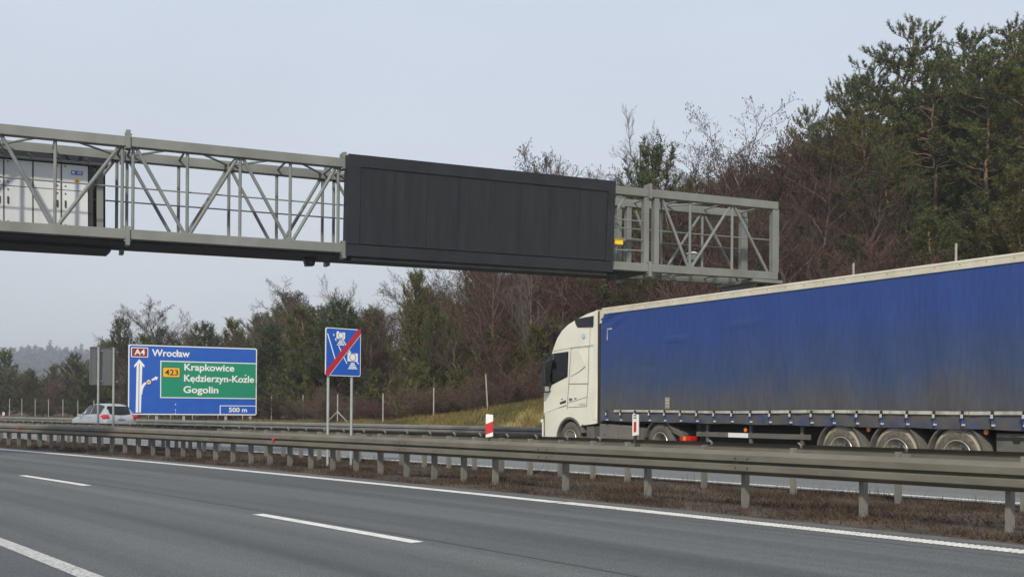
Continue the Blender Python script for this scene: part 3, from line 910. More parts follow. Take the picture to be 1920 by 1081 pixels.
# small fittings hanging under the gantry
def fitting(px, d, label, s_=.14):
    s = gs(px); q = G0 + GP(s, d, -.16)
    root = empty('sensor_housing', q, GA, label, 'sensor', 'sensors under the gantry')
    mb = MB(); mb.prism([(-s_ * 1.2, .1), (s_ * 1.2, .1), (s_ * .8, -.10), (-s_ * .8, -.12)], -.1, .1); mb.build('housing', MAT['black'], root, bevel=.01)
    mb = MB(); mb.box((0, 0, .14), (.05, .05, .12)); mb.build('stem', MAT['black'], root)
    mb = MB(); mb.tube([(0, -.10, -.02), (0, -.13, -.02)], .05, 10); mb.build('lens', MAT['glass'], root)
fitting(594, .9, 'small black sensor hanging under the truss left of the black display')
fitting(1158, .35, 'small black sensor hanging under the truss right of the black display')
q = at(1159, 455, (G0 + GP(gs(1159), -.22)).y)
root = empty('traffic_camera', q, rad(20), 'small yellow traffic camera beside the black display', 'camera')
mb = MB(); mb.box((0, 0, 0), (.27, .15, .13)); mb.build('body', MAT['yellow'], root, bevel=.02)
mb = MB(); mb.prism([(-.16, .075), (.20, .075), (.20, .09), (-.16, .095)], -.09, .09); mb.build('sun_shield', MAT['yellow'], root)
mb = MB(); mb.tube([(.13, 0, 0), (.20, 0, 0)], .055, 12); mb.build('lens', MAT['black'], root)
mb = MB(); mb.bar((-.05, .0, -.06), (-.05, .05, -.30), .04); mb.bar((-.16, .02, -.2), (.3, .02, -.2), .03); mb.build('bracket', MAT['gantry_tube'], root)
q = at(1297, 482, (G0 + GP(gs(1297), .5)).y)
root = empty('junction_box', q, GA, 'grey junction box standing inside the right end of the truss', 'junction box')
mb = MB(); mb.box((0, 0, 0), (.24, .2, .2)); mb.build('box', MAT['gantry'], root, bevel=.01)
mb = MB(); mb.prism([(-.15, .105), (.15, .105), (.05, .16), (-.05, .16)], -.13, .13); mb.build('cover', MAT['cabinet'], root)
mb = MB(); mb.box((0, 0, -.2), (.08, .08, .2)); mb.build('stand', MAT['gantry_tube'], root)

# ------------------------------------------------------------------ signs
def text_mesh(body, size, m, bold=.02, ax='LEFT', spacing=1.0):
    cu = bpy.data.curves.new('lettering', 'FONT')
    cu.body = body; cu.size = size; cu.align_x = ax; cu.align_y = 'BOTTOM_BASELINE'
    cu.offset = bold * size; cu.extrude = .0025; cu.space_character = spacing; cu.resolution_u = 4
    ob = bpy.data.objects.new('lettering', cu); COL.objects.link(ob)
    dg = bpy.context.evaluated_depsgraph_get()
    me = bpy.data.meshes.new_from_object(ob.evaluated_get(dg))
    bpy.data.objects.remove(ob, do_unlink=True)
    me.materials.clear(); me.materials.append(m)
    return me
def put_text(body, x, z, cap, width, m, parent, y=-.012, bold=.02):
    """cap height in metres, lettering squeezed to the given width"""
    me = text_mesh(body, 1.0, m, bold)
    xs = [v.co.x for v in me.vertices]; x_0, x_1 = min(xs), max(xs)
    mh = text_mesh('H', 1.0, m, bold); ys = [v.co.y for v in mh.vertices]; ch = max(ys) - min(ys); y0 = min(ys)
    bpy.data.meshes.remove(mh)
    sx = width / (x_1 - x_0); sz = cap / ch
    for v in me.vertices:
        v.co = Vector(((v.co.x - x_0) * sx + x, y - v.co.z, (v.co.y - y0) * sz + z))
    me.update()
    o = bpy.data.objects.new('lettering', me)
    return link(o, parent)
def plate(parent, name, x0, z0, x1, z1, y, m, th=.006, rnd=0.0):
    mb = MB()
    if rnd:
        poly = []
        for cx, cz, a0 in ((x1 - rnd, z1 - rnd, 0), (x0 + rnd, z1 - rnd, 90), (x0 + rnd, z0 + rnd, 180), (x1 - rnd, z0 + rnd, 270)):
            for k in range(5):
                a = rad(a0 + 22.5 * k); poly.append((cx + rnd * math.cos(a), cz + rnd * math.sin(a)))
    else: poly = [(x0, z0), (x1, z0), (x1, z1), (x0, z1)]
    mb.prism(poly, y, y + th)
    return mb.build(name, m, parent)

# --- big direction sign
tS = t_at(240, 26.6); pL = P(tS, 26.6)
tg = tang(tS); nrm = Vector((tg.y, -tg.x, 0))       # along the board, away from the road
nrm = (nrm + Vector((.8, 0, 0))).normalized()      # turned a little towards the oncoming drivers
a_r = (481 - 960) / F_PX
SW = (a_r * pL.y - pL.x) / (nrm.x - a_r * nrm.y)
z_top = at(240, 645, pL.y).z; z_bot = at(240, 776.5, pL.y).z
SH = z_top - z_bot
kx, kz = SW / 241.0, SH / 131.0
sign = empty('direction_sign', (pL.x, pL.y, z_bot), math.atan2(nrm.y, nrm.x), 'large blue motorway direction sign for Wrocław with a green exit panel', 'road sign')
print('SIGN', SW, SH, z_bot, pL)
plate(sign, 'rim', 0, 0, SW, SH, 0, MAT['swhite'], .05, .12)
m_ = 1.9 * kx
plate(sign, 'panel', m_, m_, SW - m_, SH - m_, -.004, MAT['sblue'], .006, .09)
def sx_(px):     # photograph column on the board to board metres (perspective along the board)
    a = (px - 960) / F_PX
    return (a * pL.y - pL.x) / (nrm.x - a * nrm.y)
def sz_(py, px):
    x = sx_(px); Y = pL.y + nrm.y * x
    return at(px, py, Y).z - z_bot
gp = plate(sign, 'green_border', sx_(300), sz_(745.3, 300), SW - m_ * .6, sz_(675.5, 300), -.008, MAT['swhite'], .005)
plate(gp, 'green_panel', sx_(301.7), sz_(743.6, 301), SW - m_ * 1.1, sz_(677.3, 301), -.012, MAT['sgreen'], .005)
a4 = plate(sign, 'motorway_number_border', sx_(245), sz_(668.8, 245), sx_(277), sz_(650.3, 245), -.008, MAT['swhite'], .005, .05)
plate(a4, 'motorway_number', sx_(246.5), sz_(667.4, 246), sx_(275.5), sz_(651.8, 246), -.012, MAT['sdarkred'], .005, .04)
def word(body, x0, x1, ybase, cappx, m=None, bold=.022, par=sign, y=-.018):
    Yx = sx_(x0)
    capm = cappx / 131.0 * SH * (pL.y + nrm.y * Yx) / pL.y
    put_text(body, sx_(x0), sz_(ybase, x0), capm, sx_(x1) - sx_(x0), m or MAT['swhite'], par, y, bold)
word('A4', 251, 271, 664.5, 10.5)
word('Wrocław', 284, 355, 667.3, 13.2)
word('Krapkowice', 345, 438.5, 694, 13.0)
word('Kedzierzyn-Kozle', 344.5, 475.8, 714.6, 12.8)
def mark(px0, py0, px1, py1, w):           # the tail of the e and the accent of the z
    (xa, za), (xb, zb3) = A_(px0, py0), A_(px1, py1)
    mb = MB(); mb.bar((xa, -.0155, za), (xb, -.0155, zb3), w, .005, up=(0, 1, 0)); mb.build('lettering', MAT['swhite'], sign)
def A_(px, py): return (sx_(px), sz_(py, px))
def letter_x(k):
    def wid(tx):
        me = text_mesh(tx, 1.0, MAT['swhite'], .022); xs = [v.co.x for v in me.vertices]; r = (min(xs), max(xs)); bpy.data.meshes.remove(me); return r
    full = wid('Kedzierzyn-Kozle'); a = wid('Kedzierzyn-Kozle'[:k])[1]; b = wid('Kedzierzyn-Kozle'[:k + 1])[1]
    return 344.5 + (475.8 - 344.5) * ((a + b) / 2 - full[0]) / (full[1] - full[0])
xe, xz = letter_x(1), letter_x(13)
mark(xe + 1.0, 714.8, xe + .4, 717.2, 1.3 * kx); mark(xe + .4, 717.2, xe + 2.0, 718.2, 1.1 * kx)
mark(xz - .8, 704.6, xz + 1.4, 701.6, 1.4 * kx)
word('Gogolin', 343.5, 409, 736, 12.8)
yp = plate(sign, 'road_number_border', sx_(304.5), sz_(706.8, 305), sx_(337), sz_(687.8, 305), -.016, MAT['sblack'], .004, .04)
plate(yp, 'road_number', sx_(305.3), sz_(706, 305), sx_(336.2), sz_(688.6, 305), -.020, MAT['syellow'], .004, .04)
word('423', 308.5, 333.5, 702.6, 10.5, MAT['sblack'], .015, yp, -.026)
dp = plate(sign, 'distance_border', sx_(412), sz_(776, 412) , SW - m_ * .6, sz_(759.3, 412), -.008, MAT['swhite'], .005)
plate(dp, 'distance_panel', sx_(413.5), sz_(775.2, 413), SW - m_ * 1.1, sz_(760.6, 413), -.012, MAT['sblue'], .005)
word('500 m', 429, 463, 772, 8.6)
# arrow symbols
mb = MB()
def A(px, py): return (sx_(px), sz_(py, px))
for poly in ([A(254.3, 772.5), A(259.2, 772.5), A(259.9, 681), A(255.6, 681)], [A(260.6, 772.5), A(264, 772.5), A(266.2, 681), A(261.2, 681)]):
    mb.prism(poly, -.012, -.006)
mb.prism([A(250.8, 688.5), A(251.0, 684), A(260.5, 672.8), A(270, 684), A(270, 688.5), A(264.5, 683.5), A(266.2, 681), A(255.6, 681), A(256.5, 683.5)], -.0125, -.006)
mb.build('straight_arrow', MAT['swhite'], sign)
mb = MB()
cur = [(264.2, 738, 5.0), (264.8, 731, 5.0), (267, 724, 4.8), (270.5, 719, 4.6), (275, 716.5, 4.4)]
for (xa, ya, wa), (xb, yb, wb) in zip(cur[:-1], cur[1:]):
    mb.prism([A(xa - wa / 2 * .8, ya - wa * .3), A(xa + wa / 2 * .8, ya + wa * .3), A(xb + wb / 2 * .8, yb + wb * .3), A(xb - wb / 2 * .8, yb - wb * .3)], -.0128, -.006)
mb.prism([A(283.5, 710.3), A(290, 707), A(289, 705), A(296, 706.5), A(292.6, 712.8), A(291.4, 710.4), A(285, 713.8)], -.0128, -.006)
mb.build('exit_arrow', MAT['swhite'], sign)
cx, cz = A(278.5, 715.6); rr = 5.4 * kx
mb = MB(); mb.lathe([(-.012, .001), (-.012, rr), (-.018, rr), (-.018, .001)], 24, 'y', (cx, 0, cz), closed=False); lim = mb.build('speed_limit_ring', MAT['sdarkred'], sign)
mb = MB(); mb.lathe([(-.016, .001), (-.016, rr * .74), (-.022, rr * .74), (-.022, .001)], 24, 'y', (cx, 0, cz), closed=False); mb.build('speed_limit_disc', MAT['swhite'], lim)
put_text('60', cx - rr * .5, cz - rr * .32, rr * .66, rr, MAT['sblack'], lim, -.027, .02)
mb = MB()
for k, py in enumerate((757.5, 768, 774)):
    mb.prism([A(328.6, py + 1.6), A(329.6, py + 1.6), A(329.6, py - 1.6), A(328.6, py - 1.6)], -.0075, -.0045)
mb.build('scratch_mark', MAT['swhite'], sign)
for px in (255, 294, 345, 424, 470):
    x = sx_(px); gz = ground_z(tS, 27.5) - z_bot
    mb = MB(); mb.box((x, .16, (SH - .2 + gz - .3) / 2), (.14, .16, SH - .2 - gz + .3)); mb.build('post', MAT['spost'], sign)
for fz in (.15, .5, .85):
    mb = MB(); mb.box((SW / 2, .07, SH * fz), (SW - .2, .03, .06)); mb.build('back_rail', MAT['spost'], sign)

# --- end of average speed check sign in the median
CM = 12.55
tN = t_at(643, CM); pN = P(tN, CM); tg = tang(tN); nrm = Vector((tg.y, -tg.x, 0))
def bx_(px):
    a = (px - 960) / F_PX
    return (a * pN.y - pN.x) / (nrm.x - a * nrm.y)
sgn = empty('road_sign', (pN.x, pN.y, 0), math.atan2(nrm.y, nrm.x), 'blue camera sign crossed out by a red diagonal, on two posts in the median', 'road sign')
x0, x1 = bx_(609.5), bx_(675.5)
zt_, zb_ = at(610, 613, pN.y + nrm.y * x0).z, at(610, 703.5, pN.y + nrm.y * x0).z
W_, H_ = x1 - x0, zt_ - zb_
print('CAMSIGN', W_, H_, pN)
plate(sgn, 'rim', x0, zb_, x1, zt_, 0, MAT['swhite'], .02, .05)
plate(sgn, 'panel', x0 + .018, zb_ + .018, x1 - .018, zt_ - .018, -.003, MAT['sblue'], .005, .04)
def B(u, v): return (x0 + W_ * u, zt_ - H_ * v)     # 0..1 from the top left corner
def quad(poly, y0, y1, m, name, par=sgn):
    mb = MB(); mb.prism([B(*q) for q in poly], y0, y1); return mb.build(name, m, par)
def line(u0, v0, u1, v1, w):
    dx_, dv = (u1 - u0) * W_, (v1 - v0) * H_; L = math.hypot(dx_, dv); nx, ny = -dv / L * w / W_ / 2 , dx_ / L * w / H_ / 2
    return [(u0 - nx, v0 - ny), (u1 - nx, v1 - ny), (u1 + nx, v1 + ny), (u0 + nx, v0 + ny)]
for (a, b, c_, d_) in ((.05, .125, .27, .66), (.21, .13, .235, .165), (.265, .22, .295, .27), (.36, .37, .44, .49), (.50, .585, .60, .735), (.47, .22, .575, .36), (.62, .415, .70, .495), (.86, .67, .94, .735)):
    quad(line(a, b, c_, d_, .024), -.0075, -.0035, MAT['swhite'], 'lane_line')
def camsym(u, v, s):
    q = quad([(u - .12 * s, v - .055 * s), (u - .10 * s, v - .055 * s), (u - .10 * s, v - .075 * s), (u - .06 * s, v - .075 * s), (u - .06 * s, v - .055 * s), (u + .12 * s, v - .055 * s), (u + .12 * s, v + .085 * s), (u - .12 * s, v + .085 * s)][::-1], -.0085, -.0035, MAT['swhite'], 'camera_symbol')
    c = B(u, v + .012 * s); r = .075 * s * W_
    mb = MB(); mb.lathe([(-.0105, r * 1.02), (-.0105, r * .86), (-.0085, r * .86), (-.0085, r * 1.02)], 24, 'y', (c[0], 0, c[1])); mb.build('lens_ring', MAT['darkgrey'], q)
    for k in range(4):
        w0 = (.045 + .022 * k) * s; vv = v + (.115 + .030 * k) * s
        quad([(u - w0, vv + .012 * s), (u + w0, vv + .012 * s), (u + w0 * .85, vv - .008 * s), (u - w0 * .85, vv - .008 * s)], -.0078, -.0035, MAT['swhite'], 'beam_arc', q)
camsym(.42, .14, 1.0); camsym(.765, .58, 1.22)
quad([(.0, .90), (.0, .985), (.02, 1.0), (.085, 1.0), (1.0, .085), (1.0, .015), (.985, 0.0), (.91, 0.0)][::-1], -.0145, -.0105, MAT['sred'], 'red_diagonal')
quad(line(.10, 1.0, 1.0, .10, .010), -.0125, -.0104, MAT['swhite'], 'white_edge')
for px in (617, 661):
    x = bx_(px)
    mb = MB(); mb.tube([(x, .05, -.3), (x, .05, zt_ - .06)], .032, 12); mb.build('post', MAT['spost'], sgn, smooth=True)

# --- sign seen from behind
tK = t_at(197, CM); pK = P(tK, CM); tg = tang(tK); nrm = Vector((tg.y, -tg.x, 0))
def kx_(px):
    a = (px - 960) / F_PX
    return (a * pK.y - pK.x) / (nrm.x - a * nrm.y)
sbk = empty('road_sign', (pK.x, pK.y, 0), math.atan2(nrm.y, nrm.x), 'grey back of a road sign on two posts beside the silver car', 'road sign')
zt2, zb2 = at(183, 651, pK.y).z, at(183, 721, pK.y).z
xa, xb = kx_(169.5), kx_(218)
plate(sbk, 'board', xa, zb2, xb, zt2, .05, MAT['sback'], .02, .05)
plate(sbk, 'rim', xa - .004, zt2 - .012, xb + .004, zt2 + .004, .03, MAT['sback'], .045)
plate(sbk, 'rim', xa - .004, zb2 - .004, xb + .004, zb2 + .012, .03, MAT['sback'], .045)
plate(sbk, 'rim', xa - .006, zb2 + .012, xa + .012, zt2 - .012, .03, MAT['sback'], .045)
plate(sbk, 'rim', xb - .012, zb2 + .012, xb + .006, zt2 - .012, .03, MAT['sback'], .045)
for px in (183.5, 212):
    x = kx_(px); mb = MB(); mb.tube([(x, -.02, -.3), (x, -.02, zt2 + .01)], .036, 12); mb.build('post', MAT['spost'], sbk, smooth=True)
    for zz in (zb2 + .12, zt2 - .12):
        c_ = MB(); c_.box((x + .07, .03, zz), (.20, .02, .035)); c_.build('clamp', MAT['spost'], sbk)

# ------------------------------------------------------------------ articulated lorry
TRF = Vector((2.33, 27.94, 0)); TRR = Vector((8.525, 17.757, 0))
tv = (TRR - TRF).normalized()                 # local +x: rearwards; local +y: away from the camera
trz = math.atan2(tv.y, tv.x)
def wheel(parent, x, z, R, wid, dish, tyre_m, twin=False):
    """near-side wheel, its outer face at y=0"""
    root = bpy.data.objects.new('wheel', None); root.empty_display_size = .1; root.location = (x, .04, z); link(root, parent)
    mb = MB(); r0 = R * .56
    mb.lathe([(.02, r0), (.0, r0 + .03), (.002, R * .80), (.02, R * .93), (.05, R * .985), (.09, R), (wid - .09, R), (wid - .03, R * .97), (wid, R * .8), (wid - .02, r0)], 40, 'y')
    mb.build('tyre', tyre_m, root, smooth=True)
    if dish == .10:
        mb = MB(); mb.lathe([(.004, r0 * 1.0), (-.006, r0 + .02), (-.005, R * .80), (.004, R * .825)], 40, 'y'); mb.build('sidewall', MAT['rubber_side'], root, smooth=True)
    mb = MB(); mb.lathe([(.018, r0 * .995), (.004, r0 * .99), (.004, r0 * .93), (.03, r0 * .90), (dish * .6, r0 * .82), (dish, r0 * .72), (dish, r0 * .30), (dish - .03, r0 * .28), (dish - .03, .002), (dish + .06, .002), (dish + .06, r0 * .99)], 40, 'y')
    rim = mb.build('rim', MAT['rim'], root, smooth=True)
    mb = MB(); mb.lathe([(.0, r0 * 1.0), (-.006, r0 * .985), (-.006, r0 * .945), (.006, r0 * .93)], 40, 'y'); mb.build('rim_edge', MAT['rim_edge'], root, smooth=True)
    nb = MB()
    for k in range(10):
        a = 2 * math.pi * k / 10
        nb.tube([(r0 * .5 * math.cos(a), dish + .005, r0 * .5 * math.sin(a)), (r0 * .5 * math.cos(a), dish - .03, r0 * .5 * math.sin(a))], .018, 6)
    tag(nb.build('wheel_nuts', MAT['rim'], rim), kind='stuff')
    tag(root.children[0], kind=None)
    return root
def far_wheel(parent, x, z, R, wid, y):
    mb = MB(); mb.lathe([(0, R * .5), (0, R * .93), (.05, R), (wid - .05, R), (wid, R * .93), (wid, R * .5), (wid / 2, .05)], 28, 'y', (x, y, z)); mb.build('far_wheel', MAT['rubber_dark'], parent, smooth=True)
def arch(parent, x, z, r_in, r_out, a0, a1, y0, y1, m, name='fender', flat=None):
    n = 14; po = []; pi_ = []
    for k in range(n + 1):
        a = rad(a0 + (a1 - a0) * k / n)
        po.append((x + r_out * math.cos(a), z + r_out * math.sin(a))); pi_.append((x + r_in * math.cos(a), z + r_in * math.sin(a)))
    mb = MB(); vs_ = []; fs = []
    for (ox, oz), (ix, iz) in zip(po, pi_):
        vs_ += [(ox, y0, oz), (ix, y0, iz), (ox, y1, oz), (ix, y1, iz)]
    for k in range(n):
        a, b = 4 * k, 4 * k + 4
        fs += [(a, b, b + 1, a + 1), (a + 2, a + 3, b + 3, b + 2), (a, a + 2, b + 2, b), (a + 1, b + 1, b + 3, a + 3)]
    fs += [(0, 1, 3, 2), (4 * n, 4 * n + 2, 4 * n + 3, 4 * n + 1)]
    mb.add(vs_, fs); return mb.build(name, m, parent, smooth=True)

trailer = empty('semi_trailer', TRF, trz, 'dirty blue curtain sided semi trailer behind the white lorry cab', 'trailer')
TL, ZB, ZT = 13.6, 1.09, 3.93
# curtain with sag folds, real relief
nx_, nz_ = 220, 40
V = []; Fq = []
def curtain_y(x, z):
    q = (z - ZB) / (ZT - ZB)
    y = .012 * math.sin(x * 2 * math.pi / 1.36 + .4) * math.sin(q * math.pi) - .018 * math.sin(q * math.pi)
    y += .010 * math.sin(x * 5.1 + 4 * q) * (1 - q) + .006 * math.sin(x * 17 + 9 * q) * math.exp(-((q - .02) / .12) ** 2)
    # diagonal pull at the top front corner and one crease
    y += .03 * math.sin(14 * (x * .5 + (ZT - z) * 1.4)) * math.exp(-((x - .35) / .6) ** 2 - ((ZT - z - .2) / .3) ** 2)
    y += -.03 * math.exp(-((z - (3.02 + .015 * (x - 2.9))) / .03) ** 2) * math.exp(-((x - 3.05) / .45) ** 4)
    y += -.02 * math.exp(-((z - (3.22 + .05 * (x - 5.1))) / .035) ** 2) * math.exp(-((x - 5.3) / .6) ** 4)
    y += .02 * math.exp(-((z - (2.42 - .03 * (x - 2.0))) / .03) ** 2) * math.exp(-((x - 1.9) / .5) ** 4)
    return y
for i in range(nx_ + 1):
    for j in range(nz_ + 1):
        x = TL * i / nx_; z = ZB + (ZT - .09 - ZB) * j / nz_
        dz = .012 * math.sin(x * 2.3) if j == 0 else 0
        V.append((x, curtain_y(x, z), z + dz))
for i in range(nx_):
    for j in range(nz_):
        a = i * (nz_ + 1) + j; Fq.append((a, a + nz_ + 1, a + nz_ + 2, a + 1))
nb0 = len(V)
V += [(x, 2.5, z) for x, y, z in V]        # closed at the far side as well
Fq += [tuple(k + nb0 for k in reversed(f)) for f in Fq]
me = np_mesh('curtain', np.array(V), np.array(Fq), MAT['curtain'], smooth=True)
cur_o = inst('curtain', me, trailer)
# lower hem: a second, separate flap below the tape
mb = MB(); vs_ = []; fs = []
n = 160
for i in range(n + 1):
    x = .02 + (TL - .04) * i / n
    w_ = .012 * math.sin(x * 9.3) + .008 * math.sin(x * 23)
    vs_ += [(x, -.018 + .3 * w_, 1.34 - .0022 * x), (x, -.034 + w_, 1.20), (x, -.028 - w_, 1.05 + .008 * math.sin(x * 4.1) - .004 * x)]
for i in range(n):
    a = 3 * i; fs += [(a, a + 3, a + 4, a + 1), (a + 1, a + 4, a + 5, a + 2)]
mb.add(vs_, fs); mb.build('hem_flap', MAT['hem'], trailer, smooth='all', recalc=False)
mb = MB(); mb.box((TL / 2, 1.27, (ZB + ZT) / 2 - .1), (TL - .1, 2.3, ZT - ZB - .4)); mb.build('cargo_core', MAT['chassis'], trailer)
# roof rail, roof, front and rear frames
mb = MB(); mb.prism([(0, ZT - .10), (TL, ZT - .12), (TL, ZT - .02), (0, ZT)], -.025, .06); mb.build('roof_rail', MAT['roofrail'], trailer, bevel=.008)
mb = MB(); mb.prism([(0, ZT + .001), (TL, ZT - .018), (TL, ZT + .045), (0, ZT + .065)], -.01, 2.55); mb.build('roof', MAT['roofrail'], trailer, bevel=.02)
nail = MB(); nail.tube([(0, -.03, 0), (0, -.024, 0)], .011, 6); nlm = nail.mesh('rivet', MAT['fender'])
for k in range(26): inst('rivet', nlm, trailer, (.3 + .52 * k, 0, ZT - .018 - .0014 * k * .52))
mb = MB(); mb.box((-.02, 1.27, (1.0 + ZT) / 2), (.08, 2.52, ZT - 1.0)); mb.build('front_wall', MAT['fender'], trailer, bevel=.015)
mb = MB(); mb.prism([(-.06, ZT), (.16, ZT - .02), (.02, ZT - .32), (-.06, ZT - .34)], -.02, .05); mb.build('corner_gusset', MAT['roofrail'], trailer)
mb = MB(); mb.box((TL + .04, 1.27, (1.0 + ZT) / 2), (.10, 2.54, ZT - 1.0)); mb.build('rear_frame', MAT['rave'], trailer, bevel=.015)
# reflective tape, in strips
xt = .65
while xt < 12.4:
    L = random.uniform(.9, 1.5)
    e = min(xt + L, 12.4)
    zz = 1.30 - .0 * xt
    mb = MB(); mb.bar((xt, -.062, zz + .012 * math.sin(xt)), (e - .015, -.062, zz + .012 * math.sin(e)), .006, .055 if xt < 6 else .06)
    mb.build('reflective_tape', MAT['tape'], trailer); xt = e
# strap tensioners
bk = MB(); bk.box((0, -.045, .02), (.045, .03, .16)); bkm = bk.mesh('buckle', MAT['black'], bevel=.008)
bw_ = MB(); bw_.box((0, -.068, .0), (.05, .012, .07)); bwm = bw_.mesh('buckle_plate', MAT['strapw'], bevel=.004, seg=1)
hk_ = MB(); hk_.box((.01, -.03, -.15), (.045, .05, .035)); hkm = hk_.mesh('hook', MAT['strapw'], bevel=.004, seg=1)
st_ = MB(); st_.box((0, -.045, -.10), (.028, .008, .10)); stm = st_.mesh('strap', MAT['sblue'])
xs_b = [.35] + [.95 + .58 * k for k in range(22)]
for k, x in enumerate(xs_b):
    if x > 13.3: break
    b = inst('tensioner', bkm, trailer, (x, -.035, 1.23)); inst('plate', bwm, b); inst('strap', stm, b); inst('hook', hkm, b)
# a dirty sticker and small scuffs
mb = MB(); mb.box((2.70, curtain_y(2.7, 1.5) - .006, 1.50), (.17, .004, .28)); s_ = mb.build('sticker', MAT['rave'], trailer)
mb = MB()
for k in range(3): mb.box((2.70, curtain_y(2.7, 1.5) - .010, 1.42 + .075 * k), (.11, .004, .03))
mb.build('sticker_print', MAT['tape'], s_)
mb = MB(); mb.box((.27, curtain_y(.27, 3.25) - .008, 3.27), (.03, .004, .26)); mb.box((.36, curtain_y(.36, 3.4) - .01, 3.43), (.22, .004, .04)); mb.build('white_mark', MAT['tape'], trailer)
# chassis
mb = MB()
for y in (.75, 1.75): mb.box((TL / 2 + .4, y, .93), (TL - 1.0, .14, .26))
mb.box((TL / 2, 1.27, 1.04), (TL - .1, 2.36, .08)); mb.build('chassis', MAT['chassis'], trailer)
ch2 = MB(); ch2.box((8.2, 1.27, .72), (11.4, 1.3, .5)); ch2.build('underframe', MAT['chassis'], trailer)
for k, x in enumerate((7.99, 9.30, 10.61)):
    wheel(trailer, x, .525, .525, .36, .10, MAT['rubber_dusty'])
    far_wheel(trailer, x, .525, .525, .36, 2.1)
    arch(trailer, x, .525, .565, .595, 5, 175, .0, .46, MAT['fender'])
    for sgn_ in (0,):
        fl = MB(); fl.prism([(x + .50, .80), (x + .64, .60), (x + .66, .30), (x + .62, .30), (x + .58, .6), (x + .47, .80)], .02, .44); fl.build('mud_flap', MAT['fender'], trailer)
for x in (8.66, 11.18, 5.3):
    mb = MB(); mb.lathe([(0, .002), (0, .045), (.03, .04), (.03, .002)], 14, 'y', (x, .05, .965 if x > 6 else .9)); mb.build('marker_lamp', MAT['lamp_amber'], trailer)
# side guard
for z in (.78, .45):
    mb = MB(); mb.box((5.4, .10, z), (3.5, .04, .11)); mb.build('side_guard', MAT['fender'], trailer, bevel=.01)
for x in (4.0, 5.4, 6.9):
    mb = MB(); mb.box((x, .13, .76), (.07, .05, .62)); mb.build('guard_stay', MAT['fender'], trailer)
mb = MB(); mb.box((5.05, .075, .78), (.62, .012, .10)); mb.build('white_plate', MAT['white_pl'], trailer)
for x in (3.3,):
    mb = MB(); mb.box((x, .55, .6), (.16, .16, .8)); mb.box((x, .55, .16), (.3, .3, .06)); mb.build('landing_leg', MAT['fender'], trailer)
for (xa, xb, nm) in ((11.36, 12.16, 'tool_box'), (12.32, 13.1, 'spare_box')):
    mb = MB(); mb.box(((xa + xb) / 2, .38, .67), (xb - xa, .64, .56)); tb = mb.build(nm, MAT['fender'], trailer, bevel=.03)
    mb = MB(); mb.box(((xa + xb) / 2, .055, .86), (xb - xa - .06, .02, .05)); mb.build('lid_edge', MAT['chassis'], tb)
    mb = MB(); mb.box(((xa + xb) / 2, .05, .84), (.12, .03, .10)); mb.build('latch', MAT['chassis'], tb, bevel=.01)
mb = MB(); mb.box((12.24, .5, .7), (.06, .4, .6)); mb.build('bracket', MAT['chassis'], trailer)
mb = MB(); mb.box((TL - .06, 1.27, .55), (.12, 2.4, .16)); mb.build('rear_bumper', MAT['fender'], trailer)

# tractor (local x still counts rearwards from the trailer front)
tractor = empty('lorry_tractor', TRF, trz, 'cream white lorry cab pulling the blue trailer', 'lorry')
YS = .02; CWD = 2.5
XR = -.16
prof = [(-2.72, .33), (-2.80, .45), (-2.82, .95), (-2.80, 1.45), (-2.74, 1.85), (-2.66, 2.25), (-2.56, 2.62), (-2.46, 2.93), (-2.36, 3.14), (-2.22, 3.36),
        (-2.0, 3.56), (-1.7, 3.71), (-1.32, 3.82), (-.85, 3.93), (-.36, 3.99), (-.30, 3.985), (XR, 3.93), (XR, 1.0), (-.30, .97), (-.78, .93), (-.86, .95)]
ax_, az_, ar_ = -1.47, .50, .64
for a in range(38, 181, 12):
    prof.append((ax_ + ar_ * math.cos(rad(a)), az_ + ar_ * math.sin(rad(a))))
prof += [(ax_ - ar_, .36)]
bm = bmesh.new()
v0 = [bm.verts.new((x, YS, z)) for x, z in prof]; v1 = [bm.verts.new((x, YS + CWD, z)) for x, z in prof]
n = len(prof)
bm.faces.new(v0); bm.faces.new(v1[::-1])
for i in range(n): bm.faces.new((v0[i], v1[i], v1[(i + 1) % n], v0[(i + 1) % n]))
bmesh.ops.recalc_face_normals(bm, faces=bm.faces)
# round the cab's front and top side edges
ed = [e for e in bm.edges if abs(e.verts[0].co.y - e.verts[1].co.y) < 1e-4 and ((e.verts[0].co.z + e.verts[1].co.z) / 2 > .3) and
      all((v.co.x < -2.0 and v.co.z > .3) or v.co.z > 3.3 for v in e.verts) and not all(abs(v.co.x - ax_) < .7 and v.co.z < 1.2 for v in e.verts)]
bmesh.ops.bevel(bm, geom=ed, offset=.11, segments=4, affect='EDGES', profile=.5, clamp_overlap=True)
# upper side walls of a high roof lean inwards a little
for v in bm.verts:
    if v.co.z > 2.9:
        k = (v.co.z - 2.9) * .05
        v.co.y += k if v.co.y < 1.2 else -k
me = bpy.data.meshes.new('cab_body'); bm.to_mesh(me); bm.free(); me.materials.append(MAT['cab'])
me.shade_smooth(); me.set_sharp_from_angle(angle=rad(30))
cab = inst('cab_body', me, tractor)
def side(poly, name, m, d=.004, th=.006, par=tractor):
    """flat piece on the cab's near side, d metres proud"""
    mb = MB(); mb.prism(poly, YS - d, YS - d + th); o = mb.build(name, m, par)
    for v in o.data.vertices:
        if v.co.z > 2.9: v.co.y += (v.co.z - 2.9) * .05
    return o
def seam(pts, name='panel_gap', w=.012, par=cab):
    mb = MB()
    for (xa, za), (xb, zb2_) in zip(pts[:-1], pts[1:]):
        def yy(z): return YS + max(0, z - 2.9) * .05
        mb.bar((xa, yy(za) - .001, za), (xb, yy(zb2_) - .001, zb2_), w, .004, up=(0, 1, 0))
    return mb.build(name, MAT['cab_seam'], par)
